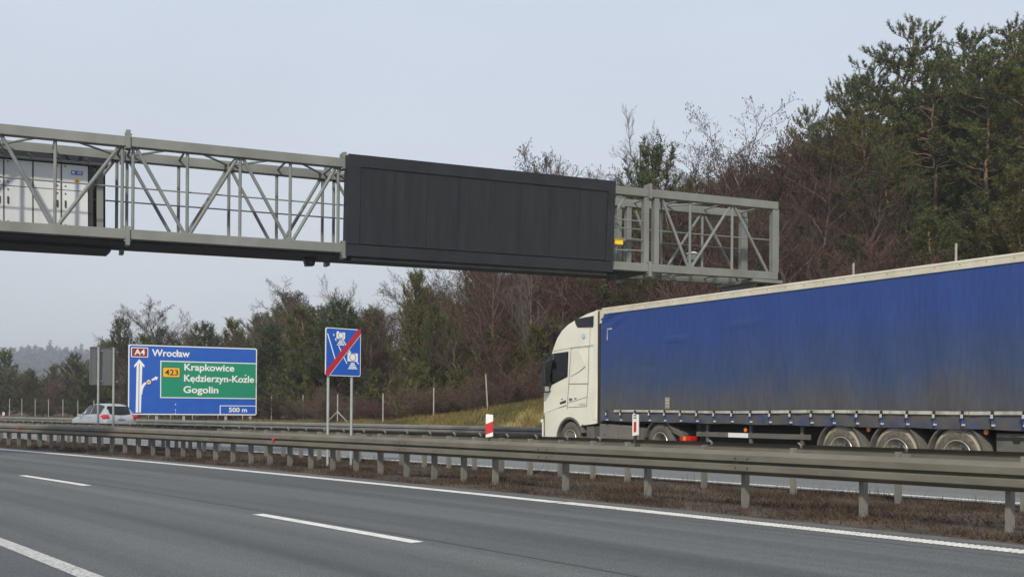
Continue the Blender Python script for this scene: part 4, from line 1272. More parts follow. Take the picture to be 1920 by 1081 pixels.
# a photograph point on the cab's side plane -> (x, z)
def cp(cx, cy):
    px, py = 980 + cx / 4.0, 560 + cy / 4.0
    a = (px - 960) / F_PX
    o_ = TRF + Vector((-tv.y, tv.x, 0)) * YS
    s = (a * o_.y - o_.x) / (tv.x - a * tv.y)
    q = o_ + tv * s
    return (s, at(px, py, q.y).z)
win = [cp(*q) for q in ((232, 416), (338, 400), (332, 578), (222, 636), (204, 600))]
door = side([cp(*q) for q in ((228, 396), (357, 370), (345, 600), (334, 790), (160, 858), (160, 705), (205, 640), (212, 430))], 'door', MAT['cab'], .006, .010)
fr_ = side([cp(*q) for q in ((222, 410), (341, 394), (336, 584), (220, 645), (200, 690), (165, 705), (178, 640), (196, 570), (200, 440))], 'window_frame', MAT['black'], .010, .010, door)
side(win, 'interior_reflection_plate', MAT['inside'], .0115, .004, door)
wh = cp(285, 570)
mb = MB(); mb.tube([(wh[0] + .14 * math.cos(a * .52) , YS - .0122, wh[1] + .05 * math.sin(a * .52)) for a in range(0, 7)], .012, 5); mb.build('steering_wheel', MAT['black'], door)
gl = side(win, 'window_pane', MAT['pane'], .022, .004, door)
hd = side([cp(*q) for q in ((282, 775), (325, 758), (325, 776), (284, 788))], 'door_handle', MAT['black'], .02, .02, door)
seam([cp(228, 393), cp(357, 367), cp(346, 600), cp(333, 830), cp(335, 800)], par=door)
seam([cp(357, 367), cp(495, 350), cp(555, 343)])
seam([cp(495, 210), cp(497, 350)], w=.006)
seam([cp(492, 350), cp(488, 640), cp(478, 805), cp(336, 813)])
seam([cp(345, 636), cp(488, 634)])
seam([cp(336, 780), cp(480, 735)], w=.008)
seam([cp(160, 855), cp(250, 820), cp(333, 800)])
seam([cp(420, 785), cp(470, 784)], w=.006); seam([cp(425, 795), cp(470, 794)], w=.006)
pr = [cp(*q) for q in ((372, 388), (400, 385), (425, 392), (445, 430), (465, 480), (466, 505), (420, 545), (360, 580), (370, 440))]
side(pr, 'pressed_side_panel', MAT['cab'], .007, .012)
side([cp(*q) for q in ((373, 152), (528, 124), (515, 210), (400, 214), (385, 190))], 'roof_side_window', MAT['black'], .006, .012)
side([cp(*q) for q in ((392, 160), (508, 138), (500, 200), (408, 204))], 'roof_window_pane', MAT['glass'], .009, .006)
# rear side extender, black box put in as the shade of the trailer gap
mb = MB(); mb.prism([cp(530, 95), cp(552, 84), cp(556, 345), cp(553, 905), cp(530, 905)], YS - .012, YS + .02); ex = mb.build('side_deflector', MAT['cab'], tractor, bevel=.004)
mb = MB(); mb.box((-.098, .052, 2.47), (.118, .11, 2.94)); mb.build('gap_shade_box', MAT['black'], tractor)
# small round blue emblem and model lettering
c = cp(447, 279)
mb = MB(); yy = YS + (c[1] - 2.9) * .05; mb.lathe([(-.006, .001), (-.006, .07), (.004, .07), (.004, .001)], 22, 'y', (c[0], yy, c[1]), closed=False); em = mb.build('round_emblem', mat('emblem_blue', (.30, .50, .66), .5), tractor)
mb = MB()
for k in range(3): mb.bar((c[0] - .04, yy - .008, c[1] - .03 + .03 * k), (c[0] + .04, yy - .008, c[1] - .03 + .03 * k), .012, .004, up=(0, 1, 0))
mb.build('emblem_print', MAT['swhite'], em)
c = cp(347, 763)
put_text('500', c[0], c[1], .07, .155, MAT['darkgrey'], cab, YS - .004, .02)
c2 = cp(387, 748); mb = MB(); mb.bar((c2[0], YS - .003, c2[1] - .004), (c2[0] + .10, YS - .003, c2[1] + .014), .028, .004, up=(0, 1, 0)); mb.build('model_badge', MAT['darkgrey'], cab)
mb = MB(); c3 = cp(296, 752); mb.bar((c3[0] - .04, YS - .013, c3[1]), (c3[0] + .05, YS - .013, c3[1] + .012), .02, .004, up=(0, 1, 0)); mb.build('door_badge', MAT['cab_seam'], door)
# windscreen with black surround, sun visor (they face away but are there)
ws = [(-2.66, 2.25), (-2.56, 2.62), (-2.46, 2.93)]
mb = MB(); vs_ = []
for x, z in ws: vs_ += [(x - .012, YS + .16, z), (x - .012, YS + CWD - .16, z)]
mb.add(vs_, [(0, 2, 3, 1), (2, 4, 5, 3)]); mb.build('windscreen', MAT['glass'], tractor)
mb = MB(); mb.prism([(-2.50, 2.98), (-2.72, 2.86), (-2.71, 2.83), (-2.49, 2.93)], YS + .1, YS + CWD - .1); mb.build('sun_visor', MAT['glass'], tractor)
mb = MB(); mb.box((-2.85, YS + CWD / 2, 1.0), (.06, 1.9, .8)); mb.build('grille', MAT['black'], tractor, bevel=.02)
mb = MB(); mb.box((-2.79, YS + CWD / 2, .5), (.14, CWD - .1, .28)); mb.build('bumper', MAT['cab'], tractor, bevel=.05)
for y in (YS + .18, YS + CWD - .18):
    mb = MB(); mb.box((-2.84, y, .78), (.06, .26, .16)); mb.build('headlight', MAT['glass'], tractor, bevel=.02)
# mirrors
for sgn_, yb in ((-1, YS), (1, YS + CWD)):
    mb = MB(); mb.box((-2.47, yb + sgn_ * .15, 2.36), (.12, .20, .66)); mr_ = mb.build('mirror', MAT['black'], tractor, bevel=.035)
    mb = MB(); mb.box((-2.40, yb + sgn_ * .15, 2.30), (.012, .15, .36)); mb.build('mirror_glass', MAT['mirror'], mr_)
    mb = MB(); mb.box((-2.47, yb + sgn_ * .15, 1.92), (.12, .19, .20)); lo_ = mb.build('lower_mirror', MAT['black'], tractor, bevel=.03)
    mb = MB(); mb.box((-2.40, yb + sgn_ * .15, 1.92), (.012, .14, .13)); mb.build('mirror_glass', MAT['mirror'], lo_)
    mb = MB(); mb.bar((-2.40, yb, 2.74), (-2.47, yb + sgn_ * .16, 2.70), .06, .05); mb.bar((-2.44, yb, 1.86), (-2.47, yb + sgn_ * .15, 1.86), .05, .05); mb.build('mirror_arm', MAT['black'], tractor, bevel=.01)
mb = MB(); mb.lathe([(0, .002), (0, .05), (.05, .045), (.06, .002)], 12, 'y', (-2.84, YS - .03, 1.02)); mb.build('side_marker', MAT['swhite'], tractor)
mb = MB(); mb.prism([(-2.84, .38), (-2.77, .38), (-2.77, .96), (-2.84, 1.0)], YS - .02, YS + .06); mb.build('bumper_corner', MAT['white_pl'], tractor, bevel=.01)
mb = MB(); mb.prism([(-2.77, .60), (-2.745, .60), (-2.745, 1.16), (-2.77, 1.16)], YS - .008, YS + .01); mb.build('bumper_gap', MAT['black'], tractor)
# wheel arch liner, wheels, steps
arch(tractor, ax_, az_, ar_ - .055, ar_ + .004, 20, 185, YS - .012, YS + .42, MAT['fender'], 'wheel_arch')
wheel(tractor, ax_, .515, .515, .32, .05, MAT['rubber']); far_wheel(tractor, ax_, .515, .515, .32, 2.15)
wheel(tractor, 2.38, .515, .515, .60, .17, MAT['rubber']); far_wheel(tractor, 2.38, .515, .515, .5, 1.95)
arch(tractor, 2.38, .515, .56, .60, 30, 165, .02, .62, MAT['fender'])
mb = MB(); mb.prism([(2.80, .94), (3.20, .80), (3.22, .70), (3.20, .68), (2.86, .80)], .02, .62); mb.build('rear_fender', MAT['fender'], tractor, bevel=.01)
mb = MB(); mb.prism([(1.66, .90), (1.80, .84), (1.72, .36), (1.60, .36)], .02, .60); mb.build('front_fender', MAT['fender'], tractor, bevel=.01)
mb = MB(); mb.box((-.60, .28, .60), (.34, .40, .64)); mb.build('cab_step', MAT['fender'], tractor, bevel=.02)
mb = MB(); mb.box((-.27, .25, .70), (.22, .34, .42)); mb.build('air_filter', MAT['darkgrey'], tractor, bevel=.03)
mb = MB(); mb.prism([(-.12, .98), (1.52, .93), (1.55, .36), (-.10, .36)], .03, .65); mb.build('side_skirt', MAT['skirt'], tractor, bevel=.03)
mb = MB(); mb.box((.72, .025, .66), (.012, .012, .5)); mb.build('skirt_gap', MAT['cab_seam'], tractor)
mb = MB(); mb.box((.12, .024, .70), (.10, .012, .03)); mb.build('skirt_handle', MAT['cab_seam'], tractor)
mb = MB(); mb.lathe([(0, .002), (0, .05), (.03, .05), (.03, .002)], 12, 'z', (.6, .2, .96)); mb.build('tank_cap', MAT['darkgrey'], tractor)
mb = MB()
for y in (.85, 1.65): mb.box((.2, y, .78), (6.0, .10, .28))
mb.box((.3, 1.27, .75), (1.6, 1.9, .5)); mb.build('chassis', MAT['chassis'], tractor)
mb = MB(); mb.lathe([(0, .05), (0, .5), (.12, .5), (.12, .05)], 24, 'z', (1.7, 1.27, 1.0)); mb.build('fifth_wheel', MAT['chassis'], tractor)
mb = MB(); mb.box((3.28, .28, .66), (.13, .46, .15)); tl_ = mb.build('tail_lamp_housing', MAT['black'], tractor, bevel=.01)
mb = MB(); mb.box((3.29, .16, .665), (.36, .26, .12)); mb.build('tail_lamp', MAT['lamp_red'], tl_, bevel=.02)
mb = MB(); mb.box((3.30, .024, .665), (.10, .012, .10)); mb.build('indicator', MAT['lamp_amber'], tl_)

# ------------------------------------------------------------------ silver hatchback
CC = 20.6
tC = t_at(228, CC); pC = P(tC, CC); tg = tang(tC)
car = empty('hatchback_car', pC, math.atan2(tg.y, tg.x), 'silver hatchback driving away beside the blue direction sign', 'car')
print('CAR', pC)
#  x (from rear), z top, half width top, z belt, half width belt, z low
ST = [(.00, .74, .60, .60, .66, .32), (.05, .93, .66, .80, .78, .24), (.14, 1.02, .64, .95, .83, .22), (.34, 1.38, .55, .98, .85, .21), (.50, 1.50, .54, .98, .86, .20),
      (.95, 1.565, .555, .97, .87, .2), (1.6, 1.575, .56, .95, .875, .2), (2.15, 1.53, .55, .93, .875, .2), (2.55, 1.34, .54, .92, .87, .2), (3.02, .99, .58, .90, .86, .2), (3.45, .89, .60, .84, .84, .2), (3.85, .76, .58, .70, .78, .22), (4.03, .60, .50, .52, .62, .28)]
def prof_c(s):
    x, zt3, hr, zb3, hb, zl = s
    return [(hb * .93, zl), (hb * .985, zl + (zb3 - zl) * .25), (hb, zl + (zb3 - zl) * .6), (hb * .97, zb3), (hb * .955, zb3 + (zt3 - zb3) * .12), (hr + .03, zt3 - .045 * min(1, (zt3 - zb3) / .3)), (hr * .8, zt3 - .008), (0, zt3 + .006)]
V = []; Fq = []
npf = 8; row = 2 * npf - 1
for s in ST:
    pr_ = prof_c(s)
    pts = [(y, z) for y, z in pr_] + [(-y, z) for y, z in reversed(pr_[:-1])]
    for y, z in pts: V.append((s[0], y, z))
for i in range(len(ST) - 1):
    for j in range(row - 1):
        a = i * row + j; Fq.append((a, a + 1, a + row + 1, a + row))
Fq.append(tuple(range(row))); Fq.append(tuple((len(ST) - 1) * row + k for k in range(row - 1, -1, -1)))
mb = MB(); mb.add(V, Fq); body = mb.build('body', MAT['silver'], car, smooth='all')
sub = body.modifiers.new('sub', 'SUBSURF'); sub.levels = 2; sub.render_levels = 2
def patch(cells, name, m, shrink=.94, outw=.012, par=car):
    """panes lifted off the body over chosen grid cells"""
    mb = MB()
    used = sorted({k for i, j in cells for k in (i * row + j, i * row + j + 1, (i + 1) * row + j, (i + 1) * row + j + 1)})
    cen = sum((Vector(V[k]) for k in used), Vector()) / len(used)
    mp = {k: q for q, k in enumerate(used)}
    pts = []
    for k in used:
        p = Vector(V[k]); p = cen + (p - cen) * shrink
        o_ = Vector((p.x - 2.0, p.y, p.z - .7)); o_ = Vector((o_.x * .25, p.y, (p.z - .7))); pts.append(p + o_.normalized() * outw)
    mb.add(pts, [tuple(mp[q] for q in (i * row + j, i * row + j + 1, (i + 1) * row + j + 1, (i + 1) * row + j)) for i, j in cells])
    return mb.build(name, m, par, smooth='all')
JS = (4,); JS2 = (9,)
patch([(i, 4) for i in (4, 5)], 'side_window', MAT['glass'], .92, .005); patch([(i, 4) for i in (6, 7)], 'side_window', MAT['glass'], .92, .005)
patch([(i, 9) for i in (4, 5)], 'side_window', MAT['glass'], .92, .005); patch([(i, 9) for i in (6, 7)], 'side_window', MAT['glass'], .92, .005)
# rear window: a curved pane lying on the hatch
mb = MB(); vs_ = []
rw = [(.115, 1.04, .58, .06), (.20, 1.19, .60, .07), (.31, 1.33, .565, .06), (.40, 1.425, .50, .05)]
nn_ = 9
for x, z, hw, bow in rw:
    for k in range(nn_):
        q = -1 + 2 * k / (nn_ - 1); vs_.append((x - .035 + bow * q * q * 1.6, hw * q, z + .012))
mb.add(vs_, [(i * nn_ + k, i * nn_ + k + 1, (i + 1) * nn_ + k + 1, (i + 1) * nn_ + k) for i in range(3) for k in range(nn_ - 1)]); mb.build('rear_window', MAT['glass'], car, smooth='all')
mb = MB(); vs_ = []
for x, z, hw, bow in [(1.0 * 2.62, 1.30, .50, 0), (2.98, 1.03, .56, 0)]:
    for k in range(5):
        q = -1 + 2 * k / 4; vs_.append((x + .01 - .06 * q * q, hw * q, z + .015))
mb.add(vs_, [(k, k + 1, 5 + k + 1, 5 + k) for k in range(4)]); mb.build('windscreen', MAT['glass'], car, smooth='all')
for s_ in (1, -1):
    mb = MB(); mb.prism([(-.015, .84), (-.01, .94), (.08, 1.04), (.42, .96), (.20, .86), (.10, .82)], s_ * .60, s_ * .855)
    o = mb.build('tail_light', MAT['lamp_red'], car, bevel=.03)
    for v in o.data.vertices:
        v.co.x += max(0, (abs(v.co.y) - .62)) * .30
    mb = MB(); mb.box((2.42, s_ * .97, .98), (.16, .18, .13)); mb.build('mirror', MAT['silver'], car, bevel=.03)
    for x in (.72, 3.28):
        wr = bpy.data.objects.new('wheel', None); wr.location = (x, s_ * .70, .31); link(wr, car)
        mb = MB(); mb.lathe([(-.1, .19), (-.1, .29), (-.06, .312), (.06, .312), (.1, .29), (.1, .19)], 28, 'y'); mb.build('tyre', MAT['rubber_dark'], wr, smooth=True)
        mb = MB(); mb.lathe([(-.07, .002), (-.07, .19), (.07, .19), (.07, .002)], 20, 'y'); mb.build('rim', MAT['rim_edge'], wr, smooth=True)
    mb = MB(); mb.box((1.60, s_ * .882, .90), (.18, .02, .03)); mb.build('door_handle', MAT['silver'], car)
mb = MB(); mb.prism([(-.055, .36), (-.06, .62), (-.02, .70), (.2, .70), (.2, .34)], -.80, .80); o = mb.build('rear_bumper', MAT['silver'], car, bevel=.05)
for v in o.data.vertices: v.co.x += max(0, abs(v.co.y) - .5) * .35
mb = MB(); mb.box((-.06, 0, .46), (.02, .52, .115)); mb.build('number_plate', MAT['plate'], car)
mb = MB(); mb.box((-.012, 0, .80), (.03, .34, .03)); mb.build('hatch_handle', MAT['darkgrey'], car)
mb = MB(); mb.prism([(.0, 0), (.035, .04), (.0, .09), (-.035, .04)], -.03, .0); e_ = mb.mesh('emblem', MAT['rim_edge'])
eo = inst('emblem', e_, car, (.02, 0, .87), rad(90))
mb = MB(); mb.tube([(.75, 0, 1.55), (.60, 0, 1.72)], .008, 6); mb.build('antenna', MAT['black'], car)
mb = MB(); mb.box((-.075, 0, .335), (.05, 1.2, .05)); mb.build('lower_trim', MAT['darkgrey'], car)

# ------------------------------------------------------------------ vegetation
def unit(a): return a / np.maximum(np.linalg.norm(a, axis=-1, keepdims=True), 1e-9)
def segs_mesh(P0, P1, R0, R1, k):
    P0 = np.asarray(P0, float); P1 = np.asarray(P1, float); R0 = np.asarray(R0, float); R1 = np.asarray(R1, float)
    n = len(P0); d = unit(P1 - P0)
    up = np.where(np.abs(d[:, 2:3]) < .9, np.array([[0, 0, 1.]]), np.array([[1., 0, 0]]))
    r = unit(np.cross(d, up)); q = np.cross(r, d)
    V = np.zeros((n, 2 * k, 3))
    for i in range(k):
        a = 2 * np.pi * i / k
        o = r * math.cos(a) + q * math.sin(a)
        V[:, i] = P0 + o * R0[:, None]; V[:, k + i] = P1 + o * R1[:, None]
    F = []
    for i in range(k):
        j = (i + 1) % k
        F += [(i, j, k + j), (i, k + j, k + i)]
    F = (np.array(F)[None] + (np.arange(n) * 2 * k)[:, None, None]).reshape(-1, 3)
    return V.reshape(-1, 3), F
def cat_mesh(parts):
    V = []; F = []; b = 0
    for v, f in parts:
        if len(v) == 0: continue
        V.append(v); F.append(f + b); b += len(v)
    return np.concatenate(V), np.concatenate(F)

def needles_mesh(T, D, L, rs, per=14, nl=.13, nw=.015):
    """tufts: start T, direction D, length L -> thin triangles all round each shoot"""
    T = np.repeat(np.asarray(T), per, 0); D = np.repeat(unit(np.asarray(D)), per, 0); L = np.repeat(np.asarray(L), per)
    n = len(T)
    s = rs.uniform(0, 1, n)
    rnd = rs.normal(size=(n, 3)); perp = unit(rnd - (rnd * D).sum(1, keepdims=True) * D)
    dr = unit(D * rs.uniform(.35, 1.0, (n, 1)) + perp * rs.uniform(.45, 1.0, (n, 1)))
    b = T + D * (L * s)[:, None]
    wv = unit(np.cross(dr, rs.normal(size=(n, 3)))) * (nw * rs.uniform(.7, 1.3, n))[:, None]
    tip = b + dr * (nl * rs.uniform(.7, 1.3, n))[:, None]
    V = np.stack([b - wv, b + wv, tip], 1).reshape(-1, 3)
    return V, np.arange(3 * n).reshape(-1, 3)

def make_pine(seed, H, cb, Rm, kind):
    rs = np.random.default_rng(seed)
    w0 = []; w1 = []; r0 = []; r1 = []
    nt = 10; pts = [np.zeros(3)]
    lean = rs.normal(size=2) * .012 * H
    for i in range(1, nt + 1):
        q = i / nt
        pts.append(np.array([lean[0] * q + rs.normal() * .008 * H * (1 if kind == 'tall' else .3), lean[1] * q + rs.normal() * .008 * H * (1 if kind == 'tall' else .3), H * q]))
    rb = .0115 * H + .02
    tr = MB(); 
    tp = [Vector(p) for p in pts]; tp[0].z = -.4
    tr.tube(tp, [rb * (1 - .93 * i / nt) + .008 for i in range(nt + 1)], 7, cap=False)
    tV = np.array(tr.v); tF = []
    for f in tr.f: tF += [(f[0], f[1], f[2]), (f[0], f[2], f[3])]
    parts = [(tV, np.array(tF))]
    pa = np.array(pts)
    def tpos(z): return np.array([np.interp(z, pa[:, 2], pa[:, 0]), np.interp(z, pa[:, 2], pa[:, 1]), z])
    T = []; D = []; L = []
    z = cb * H
    while z < H * .985:
        q = (z - cb * H) / (H * (1 - cb))
        if kind == 'young': Lz = Rm * ((1 - q) ** .62 * .95 + .06) * rs.uniform(.8, 1.15)
        elif kind == 'tall': Lz = Rm * (math.sin(math.pi * min(1, .16 + q * .80)) ** .6) * (1.0 if q < .75 else .85) * rs.uniform(.75, 1.1)
        else: Lz = Rm * ((1 - q) ** .6 * .9 + .10)
        nb = rs.integers(4, 7)
        a0 = rs.uniform(0, 6.28)
        for k in range(nb):
            if kind == 'tall' and rs.random() < .12: continue
            az = a0 + 6.283 * k / nb + rs.normal() * .25
            ln = Lz * rs.uniform(.6, 1.2)
            if kind == 'tall': e0 = rs.uniform(-.05, .5)
            else: e0 = rs.uniform(.25, .6) + .5 * q
            p = tpos(z + rs.uniform(-.1, .1)); ns = 5
            dirp = np.array([math.cos(az), math.sin(az), 0.])
            bp = [p.copy()]
            for i in range(ns):
                e = e0 + (.55 if kind != 'tall' else .35) * (i / ns) ** 1.5 + rs.normal() * .12
                dd = dirp * math.cos(e) + np.array([0, 0, math.sin(e)])
                dd[:2] += rs.normal(size=2) * .10
                p = p + dd * ln / ns; bp.append(p.copy())
            br = max(.010, .020 * ln) 
            for i in range(ns):
                w0.append(bp[i]); w1.append(bp[i + 1]); r0.append(br * (1 - i / ns * .8)); r1.append(br * (1 - (i + 1) / ns * .8))
            bp = np.array(bp)
            # shoots along the branch
            st = .30 if kind == 'tall' else .18
            m = max(2, int(ln * (1 - st) / .14))
            for i in range(m):
                s = st + (1 - st) * (i + rs.random()) / m
                x = s * ns; i0 = min(int(x), ns - 1); b = bp[i0] + (bp[i0 + 1] - bp[i0]) * (x - i0); bd = unit(bp[i0 + 1] - bp[i0])
                sd = np.cross(bd, [0, 0, 1.]) * rs.choice([-1, 1])
                dv = unit(bd * rs.uniform(.5, 1) + sd * rs.uniform(.3, 1) + np.array([0, 0, rs.uniform(.1, .8)]))
                sl = min(.75, ln * .42 * (1.15 - s) + .16) * rs.uniform(.7, 1.2)
                nt_ = max(1, int(sl / .16))
                w0.append(b); w1.append(b + dv * sl); r0.append(.008); r1.append(.004)
                for j in range(nt_):
                    pp = b + dv * sl * (j + .3) / nt_
                    dj = unit(dv + rs.normal(size=3) * .35 + np.array([0, 0, .25]))
                    T.append(pp); D.append(dj); L.append(rs.uniform(.13, .24))
            for _ in range(3):
                T.append(bp[-1]); D.append(unit(bp[-1] - bp[-2]) * .7 + np.array([0, 0, .8]) + rs.normal(size=3) * .3); L.append(rs.uniform(.28, .5))
        z += (.34 + .014 * H) * rs.uniform(.8, 1.2) * (1 - .3 * q)
    for k in range(9):
        T.append(tpos(H * (.94 + .006 * k))); D.append(np.array([rs.normal() * .35, rs.normal() * .35, 1.])); L.append(rs.uniform(.35, .6))
    if kind == 'tall':            # dead stubs on the bare trunk
        for _ in range(14):
            zz = rs.uniform(.2, max(cb, .3)) * H; a = rs.uniform(0, 6.28); ln = rs.uniform(.4, 1.3)
            p = tpos(zz); w0.append(p); w1.append(p + np.array([math.cos(a) * ln, math.sin(a) * ln, rs.uniform(-.2, .3) * ln])); r0.append(.018); r1.append(.004)
    parts.append(segs_mesh(w0, w1, r0, r1, 3))
    nV, nF = needles_mesh(T, D, L, rs, per=17 if kind != 'tall' else 20, nl=.13 if kind != 'tall' else .15, nw=.0135 if kind != 'tall' else .0155)
    tV, tF = cat_mesh(parts)
    return np_mesh('trunk', tV, tF, MAT['bark_pine']), np_mesh('crown', nV, nF, MAT['needles' if seed % 2 else 'needles_dark'])

def make_bare(seed, H, spread, kind, m_tw, stems=1):
    rs = np.random.default_rng(seed)
    big = [[], [], [], []]; sml = [[], [], [], []]; tips = []
    def grow(p, d, ln, r, lev, maxlev):
        ns = 4 if lev < 2 else (3 if lev < maxlev else 2)
        pts = [p]; dd = d.copy()
        for i in range(ns):
            dd = unit(dd + rs.normal(size=3) * (.10 if lev == 0 else .16) + np.array([0, 0, .06 if lev else .03]))
            pts.append(pts[-1] + dd * ln / ns)
        tgt = big if r > .02 else sml
        for i in range(ns):
            tgt[0].append(pts[i]); tgt[1].append(pts[i + 1])
            tgt[2].append(r * (1 - .75 * i / ns)); tgt[3].append(r * (1 - .75 * (i + 1) / ns))
        if lev == maxlev: tips.append(pts[-1]); return
        pa = np.array(pts)
        nch = {0: int(17 + 5 * rs.random()), 1: 9, 2: 6, 3: 5}[lev]
        lo = {0: .22 if kind != 'shrub' else .1, 1: .15, 2: .12, 3: .1}[lev]
        for c in range(nch):
            s = lo + (1 - lo) * (c + rs.random()) / nch; s = min(s, .99)
            x = s * ns; i0 = min(int(x), ns - 1); b = pa[i0] + (pa[i0 + 1] - pa[i0]) * (x - i0); bd = unit(pa[i0 + 1] - pa[i0])
            rnd = rs.normal(size=3); pv = unit(rnd - rnd.dot(bd) * bd)
            sp = spread * rs.uniform(.6, 1.3)
            cd = unit(bd * 1.0 + pv * sp + np.array([0, 0, .12]))
            f = {0: .58 if kind == 'maple' else (.50 if kind == 'alder' else .42), 1: .46, 2: .5, 3: .5}[lev]
            cl = ln * f * rs.uniform(.65, 1.2) * (1.15 - .65 * s if lev == 0 else 1.1 - .4 * s)
            grow(b, cd, max(cl, .16), max(r * (.42 if lev == 0 else .5) * (1.1 - .5 * s), .0058), lev + 1, maxlev)
    if stems == 1:
        grow(np.array([0, 0, -.3]), unit(np.array([rs.normal() * .06, rs.normal() * .06, 1])), H * 1.02, .010 * H + .015, 0, 4)
    else:
        for k in range(stems):
            a = rs.uniform(0, 6.28); rr = rs.uniform(0, .5) * H * .25
            ln_ = H * rs.uniform(.6, 1.05)
            grow(np.array([math.cos(a) * rr, math.sin(a) * rr, -.1]), unit(np.array([math.cos(a) * rs.uniform(.1, .55), math.sin(a) * rs.uniform(.1, .55), 1])), ln_, .012, 1, 4)
    parts_t = []
    if big[0]: parts_t.append(segs_mesh(*big, 6))
    cp_ = [segs_mesh(*sml, 3)]
    tp = np.array(tips)
    if kind in ('alder', 'maple'):        # catkins and cones bunched at the twig ends
        k = rs.random(len(tp)) < (.8 if kind == 'alder' else .5); q = tp[k]
        if len(q):
            L = rs.uniform(.05, .10, len(q))
            cp_.append(segs_mesh(q, q + np.stack([rs.normal(size=len(q)) * .02, rs.normal(size=len(q)) * .02, -L], 1), np.full(len(q), .021), np.full(len(q), .004), 3))
    cV, cF = cat_mesh(cp_)
    # thin every tube's far end twigs a little
    return (np_mesh('trunk', *cat_mesh(parts_t), MAT['bark_grey']) if parts_t else None), np_mesh('crown', cV, cF, MAT[m_tw])

LIB = {}
LIB['young'] = [make_pine(11 + i, 7.0, .04, (2.5, 2.8, 2.3, 2.7)[i], 'young') for i in range(4)]
LIB['bush'] = [make_pine(31 + i, 3.0, .03, 1.5, 'bushy') for i in range(2)]
LIB['tall'] = [make_pine(51 + i, 15.0, (.45, .36, .52, .30)[i], (2.9, 3.2, 2.7, 3.1)[i], 'tall') for i in range(4)]
LIB['alder'] = [make_bare(71 + i, 10.0, .75, 'alder', ('twigs', 'twigs_red', 'twigs')[i]) for i in range(3)]
LIB['maple'] = [make_bare(81 + i, 10.0, .95, 'maple', ('twigs_red', 'twigs_red')[i]) for i in range(2)]
LIB['birch'] = [make_bare(91 + i, 10.0, .55, 'birch', 'twigs_pale') for i in range(2)]
LIB['shrub'] = [make_bare(101 + i, 2.5, .7, 'shrub', ('twigs_red', 'twigs', 'twigs')[i], stems=14) for i in range(3)]
print('LIB', {k: [sum(len(m.polygons) for m in t if m) for t in v] for k, v in LIB.items()})
NAMES = {'young': ('pine_tree', 'pine'), 'bush': ('pine_shrub', 'pine'), 'tall': ('pine_tree', 'pine'), 'alder': ('bare_tree', 'tree'), 'maple': ('bare_tree', 'tree'), 'birch': ('birch_tree', 'tree'), 'shrub': ('bare_shrub', 'shrub')}
vr = random.Random(3)
HC = {}
def plant(kind, px, topy, c, label, group=None, width=1.0, var=None, t=None):
    cb_ = c + 7.5 * sm((640 - px) / 160)
    c = cb_; t = t_at(px, c)
    p = P(t, c); gz = ground_z(t, c)
    H = at(px, topy, p.y).z - gz
    if H < .6: return None
    lib = LIB[kind]; (tm_, cm_) = lib[(var if var is not None else vr.randrange(len(lib))) % len(lib)]
    H0 = (1.05 if kind in ('alder', 'maple', 'birch') else 1.0) * max(v.co.z for v in cm_.vertices) if cm_.name not in HC else HC[cm_.name]
    HC[cm_.name] = H0
    s = H / H0
    nm, ct = NAMES[kind]
    root = empty(nm, (p.x, p.y, gz), vr.uniform(0, 6.28), label, ct, group)
    if kind == 'young' and px < 700: width *= 1.35
    if kind == 'tall': width *= .84
    sw = s ** .85 * width if s > 1 else s ** .7 * width
    root.scale = (sw, sw, s)
    if tm_: inst('trunk', tm_, root)
    inst('crown', cm_, root)
    return root
SKY = [(-80, 655), (0, 655), (30, 665), (60, 690), (100, 682), (140, 660), (185, 640), (225, 590), (260, 625), (335, 575), (400, 600), (450, 585), (540, 535), (600, 560), (660, 575), (700, 548), (740, 530), (785, 502),
       (850, 470), (930, 400), (1000, 330), (1060, 280), (1110, 295), (1160, 310), (1225, 250), (1290, 195), (1390, 185), (1470, 215), (1510, 200), (1585, 145), (1650, 105), (1700, 35), (1750, 90), (1800, 50), (1890, 35), (2100, 20)]
def sky_y(px): return float(np.interp(px, [a for a, b in SKY], [b for a, b in SKY]))

